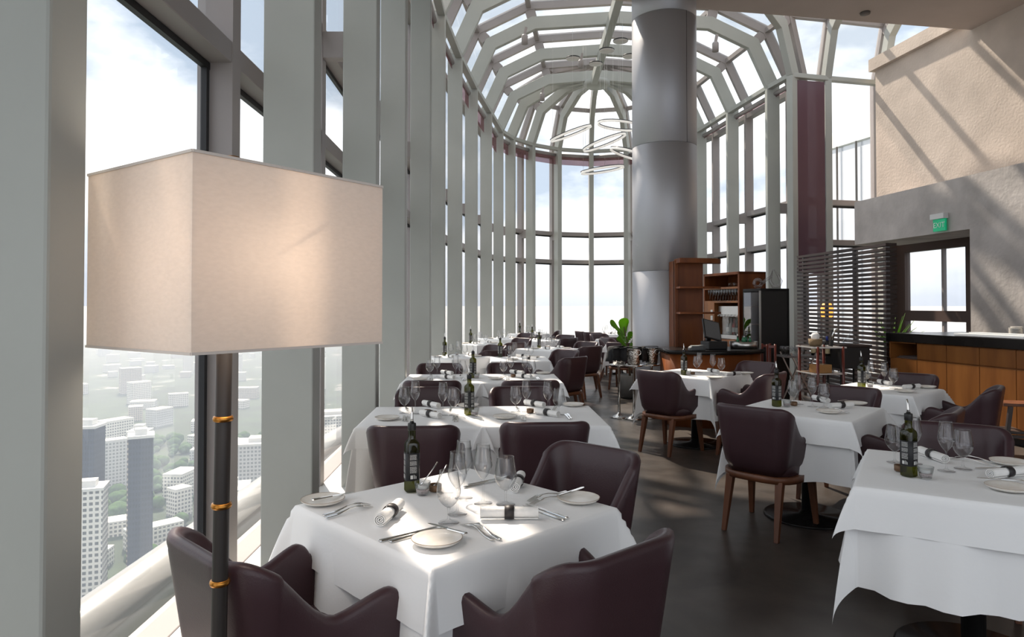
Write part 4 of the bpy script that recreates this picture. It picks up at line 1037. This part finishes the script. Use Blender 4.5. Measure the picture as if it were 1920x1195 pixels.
for z, w_ in ((2.02, 0), (1.69, 0), (1.36, 0)):
    ar = [(2.15, 9.0)] + [(2.15 + .60 * math.sin(q / 12 * PI / 2), 9.0 - .26 * math.cos(q / 12 * PI / 2)) for q in range(13)] + [(2.75, 9.05), (2.15, 9.05)]
    MB().prism(ar, z, z + (.06 if z > 2 else .025), smooth=False).build('curved_shelf', DKWOOD, st)
root = empty('payment_terminal', (2.40, 8.42, .93), .25, 'black touch screen till standing on the host station', 'till')
MB().box(-.02, .24, -.08, .12, 0, .10).build('base', BLACK, root, .01); MB().prism([(.03, .05), (.09, .05), (.09, .10), (.03, .10)], .1, .24).build('stand', BLACK, root, .005)
m = MB(); M = Matrix.Translation((.06, -.02, .21)) @ Matrix.Rotation(.5, 4, 'Y') @ Matrix.Rotation(-.5, 4, 'X') @ Matrix.Rotation(-.3, 4, 'Y'); m.box(-.13, .13, -.012, .012, -.10, .16, M); m.build('screen_housing', BLACK, root, .006)
m = MB(); m.box(-.115, .115, -.0135, -.012, -.085, .145, M); m.build('screen', mat('dim_screen', (.10, .105, .11), .35), root)
root = empty('card_reader', (2.22, 8.22, .93), .2, 'dark grey card reader lying on the left of the host station', 'card reader')
m = MB(); rows = []
for y, w_, h in ((-.10, .03, .03), (-.08, .04, .05), (.0, .042, .055), (.07, .045, .065), (.10, .04, .05)): rows.append([(y, -w_, 0), (y, w_, 0), (y, w_, h), (y, -w_, h)])
m.grid(rows, close=True, smooth=False); m.f += [(3, 2, 1, 0), (16, 17, 18, 19)]; m.sm += [False] * 2; m.build('casing', mat('reader_grey', (.05, .055, .06), .5), root, .006)
MB().box(-.07, .03, -.03, .03, .053, .059).build('keypad', mat('keypad', (.45, .47, .44), .5), root)
root = empty('steel_tub', (2.92, 8.62, .93), 0, 'wide brushed steel tub of small bottles on the host station', 'tub')
MB().lathe([(.15, 0), (.165, .004), (.17, .088), (.163, .088), (.155, .01), (0, .01)], 36).build('tub_wall', BRUSH, root)
MB().lathe([(0, .07), (.16, .07)], 30).build('ice', mat('ice', (.75, .78, .80), .4, bump=1, bscale=60), root)
for k, (x, y) in enumerate(((-.09, -.05), (-.02, -.08), (.0, .02), (.06, -.06), (.05, .05))):
    root = empty('small_bottle', (2.92 + x, 8.62 + y, 1.005), 0, 'small green bottle in the steel tub, ' + ('leftmost', 'second from left at front', 'middle back', 'rightmost front', 'right back')[k], 'bottle', 'small bottles in the steel tub')
    MB().lathe([(.018, 0), (.018, .035), (.01, .05), (.01, .075)], 14).build('glass_body', mat('green_bottle', (.02, .16, .07), .2) if k == 0 else bpy.data.materials['green_bottle'], root)
    MB().lathe([(.0115, .066), (.0115, .082), (0, .083)], 12).build('cap', [CAPM, WHITEP][k % 2], root)

# ---- wine rack (front looks left)
C0 = Vector((3.33, 10.0, 0)); wu_ = Vector((-.2545, .967, 0)); wd = Vector((.967, .2545, 0))
Mw = Matrix(((wu_.x, wd.x, 0, C0.x), (wu_.y, wd.y, 0, C0.y), (0, 0, 1, 0), (0, 0, 0, 1)))
rk = empty('wine_rack', (0, 0, 0), 0, 'tall open wooden cabinet with glasses and wine dispenser, against the windows', 'cabinet')
m = MB(); m.box(0, .04, 0, .45, 0, 1.97, Mw); m.box(.96, 1.0, 0, .45, 0, 1.97, Mw); m.box(0, 1, 0, .45, 1.93, 1.97, Mw); m.box(0, 1, .42, .45, 0, 1.97, Mw); m.build('carcass', DKWOOD, rk, .002)
for z in (1.72, 1.51, .92): MB().box(.04, .96, 0, .42, z, z + .03, Mw).build('shelf', BARWOOD, rk)
MB().box(.68, .96, 0, .42, .95, 1.51, Mw).build('left_panel', BARWOOD, rk); MB().box(0.04, .96, .01, .42, .0, .92, Mw).build('lower_doors', BARWOOD, rk)
MB().box(.72, .78, -.006, 0, 1.34, 1.40, Mw).build('switch', WHITEP, rk); MB().box(.72, .78, -.006, 0, 1.24, 1.31, Mw).build('switch', WHITEP, rk)
dp = empty('wine_dispenser', (0, 0, 0), 0, 'steel wine dispenser with bottles behind glass, inside the wooden cabinet', 'wine dispenser')
m = MB(); m.box(.05, .66, .06, .40, .96, 1.02, Mw); m.box(.05, .66, .36, .40, 1.02, 1.36, Mw); m.box(.05, .66, .06, .4, 1.30, 1.46, Mw); m.build('casing', BRUSH, dp, .003)
MB().box(.05, .66, .07, .08, 1.02, 1.30, Mw).build('glass_front', TUMB, dp)
for k in range(7): MB().tube([Mw @ Vector((.09 + .085 * k, .05, 1.33)), Mw @ Vector((.09 + .085 * k, .02, 1.32)), Mw @ Vector((.09 + .085 * k, .015, 1.29))], .006, 6).build('tap', CHROME, dp)
rb = mat('red_capsule', (.35, .02, .02), .4)
for k in range(7):
    p = Mw @ Vector((.10 + .085 * k, .2, 1.022)); root = empty('wine_bottle', p, 0, '%s bottle from the right inside the steel wine dispenser' % ('first second third fourth fifth sixth seventh'.split()[k]), 'bottle', 'bottles in the wine dispenser')
    MB().lathe([(.034, 0), (.034, .14), (.013, .19), (.013, .25)], 16).build('glass_body', [BLACKG, rb, WHITEP][k % 3], root); MB().lathe([(.0345, .04), (.0345, .11)], 16, cap=False).build('label', WHITEP, root)
gp = empty('hanging_glass'); tag(gp, None, 'wine glass')
MB().lathe([(.0, 0), (.031, 0), (.0315, .002), (.004, .008), (.0035, .07), (.014, .085), (.031, .12), (.034, .145), (.027, .19)], 14, cap=False).build('glass', glass('rack_glass', (.90, .91, .92), edge=(.55, .56, .58), ior=1.6), gp)
for r_ in range(2):
    for k in range(12):
        l_ = ('back' if r_ else 'front') + ' row, ' + 'first second third fourth fifth sixth seventh eighth ninth tenth eleventh twelfth'.split()[k] + ' from the right'
        o = None
        if (r_, k) == (0, 0): o = gp
        else:
            o = gp.copy(); COL.objects.link(o); ch_ = [c for c in COL.objects if c.parent == gp][0].copy(); ch_.parent = o; COL.objects.link(ch_)
        o.location = Mw @ Vector((.08 + .075 * k, .06 + .1 * r_, 1.541)); o['label'] = 'stemmed glass on the wooden cabinet shelf, ' + l_; o['group'] = 'glasses in the wooden cabinet'
for k in range(3):
    root = empty('decanter', Mw @ Vector((.12 + .13 * k, .12, 1.751)), 0, 'small glass bowl on the top shelf of wooden cabinet, ' + ('right', 'middle', 'left')[k], 'glass bowl', 'glass bowls on the top shelf'); MB().lathe([(.03, 0), (.05, .02), (.055, .05), (.03, .07)], 16).build('bowl', TUMB, root)
root = empty('cup_stack', Mw @ Vector((.15, .12, .952)), 0, 'short stack of white cups low in the wooden cabinet', 'stack of dishes'); MB().lathe([(.05, 0), (.06, .03), (.06, .09), (.0, .09)], 18).build('cups', NAPK, root)
# black wine fridge
C1 = Vector((3.356, 9.2, 0)); Mf = Matrix(((wu_.x, wd.x, 0, C1.x), (wu_.y, wd.y, 0, C1.y), (0, 0, 1, 0), (0, 0, 0, 1)))
fr = empty('wine_fridge', (0, 0, 0), 0, 'tall black wine fridge with glass door left of the slat screen', 'fridge')
m = MB(); m.box(0, .02, 0, .44, 0, 1.70, Mf); m.box(.40, .42, 0, .44, 0, 1.70, Mf); m.box(0, .42, 0, .44, 1.66, 1.70, Mf); m.box(0, .42, .40, .44, 0, 1.7, Mf); m.box(0, .42, 0, .44, 0, .1, Mf); m.build('body', BLACK, fr, .002)
m = MB(); m.box(.03, .39, -.006, 0, .12, 1.65, Mf); m.build('glass_door', glass('fridge_glass', (.55, .55, .58), ior=1.9), fr)
MB().box(.0, .03, -.012, 0, .1, 1.67, Mf).build('door_frame', BRUSH, fr)
for z in (.45, .85, 1.2, 1.45): MB().box(.02, .40, .03, .4, z, z + .012, Mf).build('shelf', BARWOOD, fr)
root = empty('glass_sculpture', Mf @ Vector((.08, .12, 1.702)), 0, 'clear looping glass sculpture standing on the black wine fridge', 'sculpture')
GS = glass('sculpture_glass', (.85, .84, .84), edge=(.35, .33, .34), ior=1.7)
m = MB(); m.tube([(-.10 + .05 * math.cos(a), 0, .07 + .05 * math.sin(a)) for a in [k * .5 for k in range(13)]], .022, 10); m.build('loop', GS, root)
m = MB(); m.tube([(-.05, 0, .06), (.02, .0, .12), (.08, 0, .16), (.10, .0, .22), (.11, 0, .26)], [.02, .02, .02, .01, .004], 10); m.build('arm', GS, root)
m = MB(); m.tube([(.10, 0, .24), (.07, 0, .10), (.11, 0, .03), (.19, 0, .03), (.22, 0, .10), (.17, 0, .19), (.12, 0, .26)], [.008, .02, .028, .028, .022, .014, .006], 10); m.build('loop', GS, root)
# dark red wooden posts / folding tray stand with glasses
REDW = mat('mahogany', (.13, .022, .014), .3, coat=.3)
ts = empty('tray_stand', (3.72, 8.9, 0), .1, 'folding grey metal tray stand with crossed legs, left of the trolley', 'tray stand')
for s_ in (-.14, .14):
    MB().bar((-.25, s_, 0), (.17, s_, .86), .018, .018).build('leg', BRUSH, ts); MB().bar((.25, s_, 0), (-.17, s_, .86), .018, .018).build('leg', BRUSH, ts)
MB().box(-.24, .24, -.17, .17, .80, .825).build('tray', mat('grey_tray', (.16, .15, .15), .4), ts, .004)
for k in range(8):
    o = gp.copy(); COL.objects.link(o); ch_ = [c for c in COL.objects if c.parent == gp][0].copy(); ch_.parent = o; COL.objects.link(ch_)
    o.scale = (1, 1, .62); o.location = Vector((3.72, 8.9, .826)) + Vector((-.2 + .055 * (k % 4) * 1.3, -.1 + .1 * (k // 4), 0)); o.name = 'tumbler'; o['label'] = 'upturned glass on the tray stand, %s row, %s from the left' % (('front', 'back')[k // 4], ('first', 'second', 'third', 'fourth')[k % 4]); o['group'] = 'glasses on the tray stand'
for k in range(3):
    root = empty('spirit_bottle', (3.93 + .07 * k - .02, 8.86 + .05 * (k % 2), .826), 0, ('brown spirit bottle, left of three on the tray stand', 'brown spirit bottle, middle of three on the tray stand', 'bottle with blue neck, right of three on the tray stand')[k], 'bottle', 'bottles on the tray stand')
    if k == 2: root.location = (4.02, 8.72, .826)
    MB().lathe([(.032, 0), (.034, .13), (.014, .18), (.013, .24)], 16).build('glass_body', BLACKG, root); MB().lathe([(.0345, .03), (.0355, .10)], 16, cap=False).build('label', mat('cream_label', (.5, .42, .25), .6) if k == 0 else bpy.data.materials['cream_label'], root)
    MB().lathe([(.0145, .2), (.0145, .25), (0, .251)], 12).build('cap', mat('blue_cap', (.02, .04, .25), .4) if k == 2 else CAPM, root)
# trolley
RAILM = mat('bright_rail', (.85, .84, .82), .35, .6)
tr_ = empty('serving_trolley', (3.60, 8.05, 0), .12, 'serving trolley with dark red posts and steel rails', 'trolley')
for x, y in ((0, 0), (.32, 0), (0, .4), (.32, .4)):
    MB().tube([(x, y, .03), (x, y, .98)], .017, 12).build('post', REDW, tr_)
for z in (.22, .66, .97):
    m = MB()
    for a, b_ in (((-.08, 0), (.36, 0)), ((.36, 0), (.36, .4)), ((.36, .4), (-.04, .4)), ((-.04, .4), (-.04, 0))): m.bar((*a, z), (*b_, z), .014, .014)
    m.build('rail', RAILM, tr_)
    MB().box(-.03, .35, .01, .39, z - .012, z - .004).build('shelf', mat('smoked_shelf', (.03, .025, .025), .15) if z < .3 else bpy.data.materials['smoked_shelf'], tr_)
for x, y in ((0, 0), (.32, 0), (0, .4), (.32, .4)): MB().lathe([(0, 0), (.02, .0), (.02, .03), (0, .03)], 12, Matrix.Translation((x, y, 0))).build('castor', BLACK, tr_)
Mt = Matrix.Translation((3.60, 8.05, 0)) @ Matrix.Rotation(.12, 4, 'Z')
root = empty('wooden_box', Mt @ Vector((.1, .12, .664)), .3, 'small pale wooden box on the middle shelf of the trolley', 'box'); MB().box(-.07, .12, -.06, .1, 0, .10).build('box_body', mat('pale_wood', (.42, .22, .08), .5), root, .002)
root = empty('wicker_basket', Mt @ Vector((.12, .25, .974)), 0, 'woven basket with white rolls on top of the trolley', 'basket'); MB().lathe([(.06, 0), (.075, .03), (.08, .09), (.072, .09), (.066, .01), (0, .01)], 24).build('basket_wall', mat('wicker', (.25, .17, .09), .8, bump=1, bscale=150), root)
MB().lathe([(0, .05), (.045, .05), (.048, .14), (.03, .16), (0, .16)], 16).build('rolls', NAPK, root)
root = empty('bottle_opener', Mt @ Vector((.30, .22, .974)), 0, 'upright black and steel corkscrew machine on the trolley', 'corkscrew'); MB().bar((0, 0, 0), (.03, 0, .2), .035, .04).build('column', BLACK, root); MB().tube([(.0, -.02, .08), (.03, -.025, .18), (.08, -.02, .21)], .013, 8).build('lever', CHROME, root)
DEC = glass('decanter_glass', (.93, .94, .95), edge=(.5, .52, .55), ior=1.55)
def decanter(p, label, s_=1.0):
    root = empty('wine_decanter', p, 0, label, 'decanter', 'wine decanters'); root.scale = (s_,) * 3
    MB().lathe([(.05, 0), (.09, .01), (.10, .035), (.07, .07), (.025, .11), (.018, .16), (.03, .22)], 24, cap=False).build('decanter_wall', DEC, root)
decanter(Mt @ Vector((.06, .2, .224)), 'wine decanter on the bottom shelf of the trolley, left'); decanter(Mt @ Vector((.25, .18, .224)), 'wine decanter on the bottom shelf of the trolley, right')
decanter((4.32, 8.70, .982), 'wide wine decanter with leaning neck on the black cabinet')
o = [c for c in COL.objects if c.name.startswith('wine_decanter')][-1]; 
root = empty('low_cabinet', (4.08, 8.5, 0), .05, 'small black cabinet on thin legs between the trolley and the slat screen', 'cabinet')
MB().box(0, .38, 0, .36, .68, .95).build('body', BLACK, root, .004); MB().box(-.02, .40, -.02, .38, .95, .98).build('cabinet_top', SLAT, root, .003)
for x, y in ((.02, .02), (.36, .02), (.02, .34), (.36, .34)): MB().tube([(x, y, 0), (x, y, .69)], .012, 8).build('leg', BLACK, root)
# lectern-like mahogany frame by the fridge
root = empty('folding_rack', (3.22, 8.62, 0), .0, 'dark red wooden folding rack standing before the black fridge', 'rack')
for x, y in ((0, 0), (.10, 0), (0, .18), (.10, .18)): MB().tube([(x, y, 0), (x, y, .98)], .015, 10).build('post', REDW, root)
for z in (.3, .95): MB().bar((0, 0, z), (.10, 0, z), .02, .03).build('crossbar', REDW, root); MB().bar((0, .18, z), (.10, .18, z), .02, .03).build('crossbar', REDW, root)

# step stool by the bar
DKST = mat('dark_stool', (.035, .022, .018), .45, var=.2, scale=6)
root = empty('step_stool', (5.00, 6.72, 0), math.radians(-14), 'dark wooden two-step stool in front of the bar', 'step stool')
MB().box(-.20, .24, -.13, .13, .49, .52).build('top_step', WALNUT, root, .004); MB().box(-.36, -.02, -.15, .15, .23, .255).build('lower_step', DKST, root, .004)
for y in (-.12, .12):
    MB().bar((-.14, y, .49), (-.20, y, 0), .035, .035).build('leg', DKST, root); MB().bar((.20, y, .49), (.27, y, 0), .035, .035).build('leg', DKST, root); MB().bar((-.32, y, .23), (-.36, y, 0), .03, .03).build('leg', DKST, root)
    MB().bar((-.36, y, .20), (.24, y, .20), .03, .03, ).build('rail', DKST, root)

# ---- champagne buckets on stands
def bucket_stand(x, y, label):
    root = empty('bucket_stand', (x, y, 0), 0, label, 'bucket stand', 'champagne bucket stands')
    MB().lathe([(.115, 0), (.118, .008), (.10, .02), (.03, .05), (.022, .07)], 28).build('base', CHROME, root); MB().lathe([(.017, .05), (.017, .66), (.03, .675)], 16).build('pole', CHROME, root)
    MB().lathe([(.03, .67), (.11, .68), (.125, .70), (.115, .70), (.1, .688), (0, .688)], 28).build('dish', CHROME, root)
def bucket(x, y, label, napkin_label, rz=0):
    root = empty('champagne_bucket', (x, y, .69), rz, label, 'ice bucket', 'champagne buckets')
    HM = bpy.data.materials.get('hammered_steel') or mat('hammered_steel', (.62, .60, .57), .16, 1, bump=1.0, bscale=55)
    MB().lathe([(.070, 0), (.078, .01), (.092, .16), (.093, .17), (.095, .215), (.101, .222), (.094, .222), (.09, .2), (.074, .02), (0, .02)], 32).build('bucket_wall', HM, root)
    m = MB(); m.tube([(.05 + .032 * math.sin(a), -.092, .175 + .032 * math.cos(a)) for a in [2 * PI * k / 16 for k in range(16)]], .005, 8, closed=True); m.build('ring_handle', CHROME, root)
    m = MB(); rows = []
    BN = bpy.data.materials.get('black_cloth') or mat('black_cloth', (.010, .010, .011), .85, bump=.3, bscale=30)
    pr = [(-.175, .05), (-.155, .10), (-.13, .17), (-.115, .225), (-.09, .236), (0, .238), (.09, .236), (.115, .225), (.13, .17), (.15, .09), (.165, .03)]
    for x_, z_ in pr: rows.append([(x_, -.01 + .012 * math.sin(z_ * 40), z_ + .001), (x_ * 1.02, .04, z_ + .002), (x_ * 1.03, .07, z_ + .002), (x_, .10, z_)])
    m.grid(rows)
    for sg, ww in ((-1, 1.0), (1, .7)):
        m.grid([[(sg * (.098 + .09 * ww * u), -.075 + .06 * u + .008 * math.sin(9 * v + 5 * u), .232 - .01 * u - (.18 - .03 * u) * v) for u in (0, .35, .7, 1)] for v in (0, .33, .66, 1)])
        m.grid([[(sg * (.098 + .09 * ww * u), y_, .232 - .01 * u) for u in (0, .5, 1)] for y_ in (-.075, -.01)])
    o = m.build('draped_cloth', BN); s_ = o.modifiers.new('s', 'SOLIDIFY'); s_.thickness = .006; o.location = (x, y, .69); o.rotation_euler = (0, 0, rz); tag(o, napkin_label, 'cloth', 'black cloths over the champagne buckets')
bucket_stand(1.405, 8.98, 'polished steel bucket stand, left of three by the pillar'); bucket_stand(1.58, 8.86, 'polished steel bucket stand, middle of three by the pillar'); bucket_stand(1.83, 8.98, 'polished steel bucket stand, right of three, touching the pillar')
bucket(1.58, 8.86, 'hammered steel champagne bucket with ring handle, left of the pillar edge', 'black cloth draped over the left champagne bucket', -.1)
bucket(1.83, 8.98, 'hammered steel champagne bucket standing before the pillar', 'black cloth draped over the bucket before the pillar', .1)
bucket(1.405, 8.98, 'champagne bucket behind, mostly hidden by its black cloth', 'black cloth with hanging corner over the hindmost champagne bucket', .9)

# ---- plant beside the pillar
PLR = root = empty('potted_plant', (1.88, 10.9, 0), 0, 'large leaved fiddle leaf plant with white flowers left of the round pillar', 'plant')
MB().lathe([(.14, 0), (.19, .03), (.22, .42), (.20, .42), (.18, .38), (0, .38)], 28).build('pot', mat('pot_grey', (.08, .075, .07), .6), root)
LEAF = bpy.data.materials.new('fiddle_leaf'); LEAF.use_nodes = True; _nt = LEAF.node_tree; _b = _nt.nodes['Principled BSDF']; _b.inputs['Base Color'].default_value = (.10, .20, .020, 1); _b.inputs['Roughness'].default_value = .4
_t = _nt.nodes.new('ShaderNodeBsdfTranslucent'); _t.inputs[0].default_value = (.30, .55, .04, 1); _m = _nt.nodes.new('ShaderNodeMixShader'); _m.inputs[0].default_value = .45; _o = _nt.nodes['Material Output']
_nt.links.new(_b.outputs[0], _m.inputs[1]); _nt.links.new(_t.outputs[0], _m.inputs[2]); _nt.links.new(_m.outputs[0], _o.inputs[0])
MB().tube([(0, 0, .38), (-.02, 0, .8), (-.05, .02, 1.05), (-.10, .02, 1.30)], [.02, .016, .012, .008], 8).build('stem', mat('stem', (.08, .05, .025), .8), root)
def leaf(base, tip, w_, side):
    base, tip = Vector(base), Vector(tip); d = tip - base; l = d.length; d.normalize(); s_ = Vector(side).normalized(); nrm = d.cross(s_).normalized()
    prof = [(0, .05), (.1, .25), (.25, .55), (.4, .66), (.5, .68), (.62, .85), (.76, 1.0), (.88, .9), (.96, .6), (1.0, .2)]
    rows = []
    for t_, ww in prof:
        c = base + d * l * t_ + nrm * (.05 * math.sin(t_ * 3)); rows.append([c + s_ * (w_ * ww * u) + nrm * (abs(u) * .022 * ww) for u in (-1, -.5, 0, .5, 1)])
    m = MB(); m.grid(rows); o = m.build('leaf', LEAF, root); sm = o.modifiers.new('s', 'SOLIDIFY'); sm.thickness = .002
leaf((-.10, .02, 1.08), (-.09, -.02, 1.46), .095, (1, .1, 0)); leaf((-.10, 0, 1.15), (-.33, 0, 1.42), .05, (.5, .1, .6)); leaf((-.06, 0, .98), (.05, -.1, 1.20), .07, (1, .1, -.4))
leaf((-.04, 0, .92), (-.22, -.12, 1.12), .05, (.6, 0, .6)); leaf((-.02, -.05, .90), (.10, -.15, 1.02), .08, (.8, 0, -.5)); leaf((0, -.02, .86), (-.16, -.16, .95), .06, (.3, .3, .9)); leaf((0, 0, .85), (.22, -.05, 1.10), .07, (.5, .5, -.5)); leaf((0, 0, .84), (.16, -.2, .90), .07, (.2, .2, 1))
leaf((-.05, .05, 1.0), (-.16, .15, 1.25), .06, (.8, 0, .3)); leaf((0, 0, .8), (-.25, -.05, .86), .06, (.2, .4, 1))
FLW = mat('white_petal', (.85, .85, .80), .6)
for k, (x, y, z) in enumerate(((.04, -.16, 1.12), (.09, -.15, 1.16), (.0, -.17, 1.05), (.13, -.14, 1.08), (.06, -.18, 1.19))):
    m = MB()
    for q in range(6):
        a = q * PI / 3 + k; d = Vector((math.cos(a), -.3, math.sin(a))); c = Vector((x, y, z)); s_ = Vector((-math.sin(a), 0, math.cos(a)))
        m.add([c, c + d * .03 + s_ * .012, c + d * .055, c + d * .03 - s_ * .012], [(0, 1, 2, 3), (3, 2, 1, 0)], True)
    m.build('flower', FLW, root)
PLR.scale = (.92, .92, .87)
# small plant behind the bar end
root = empty('green_plant', (5.52, 9.9, 0), 0, 'green spiky plant behind the end of the bar', 'plant'); MB().lathe([(.12, 0), (.15, .5), (.13, .5), (0, .48)], 20).build('pot', BLACK, root)
for k in range(16):
    a = k * 2.4; r_ = .12 + .012 * k; mm = MB(); mm.tube([(0, 0, .5), (r_ * .5 * math.cos(a), r_ * .5 * math.sin(a), 1.0), (r_ * 1.5 * math.cos(a), r_ * 1.5 * math.sin(a), 1.36 - .02 * k)], [.006, .012, .002], 5); mm.build('frond', LEAF, root)
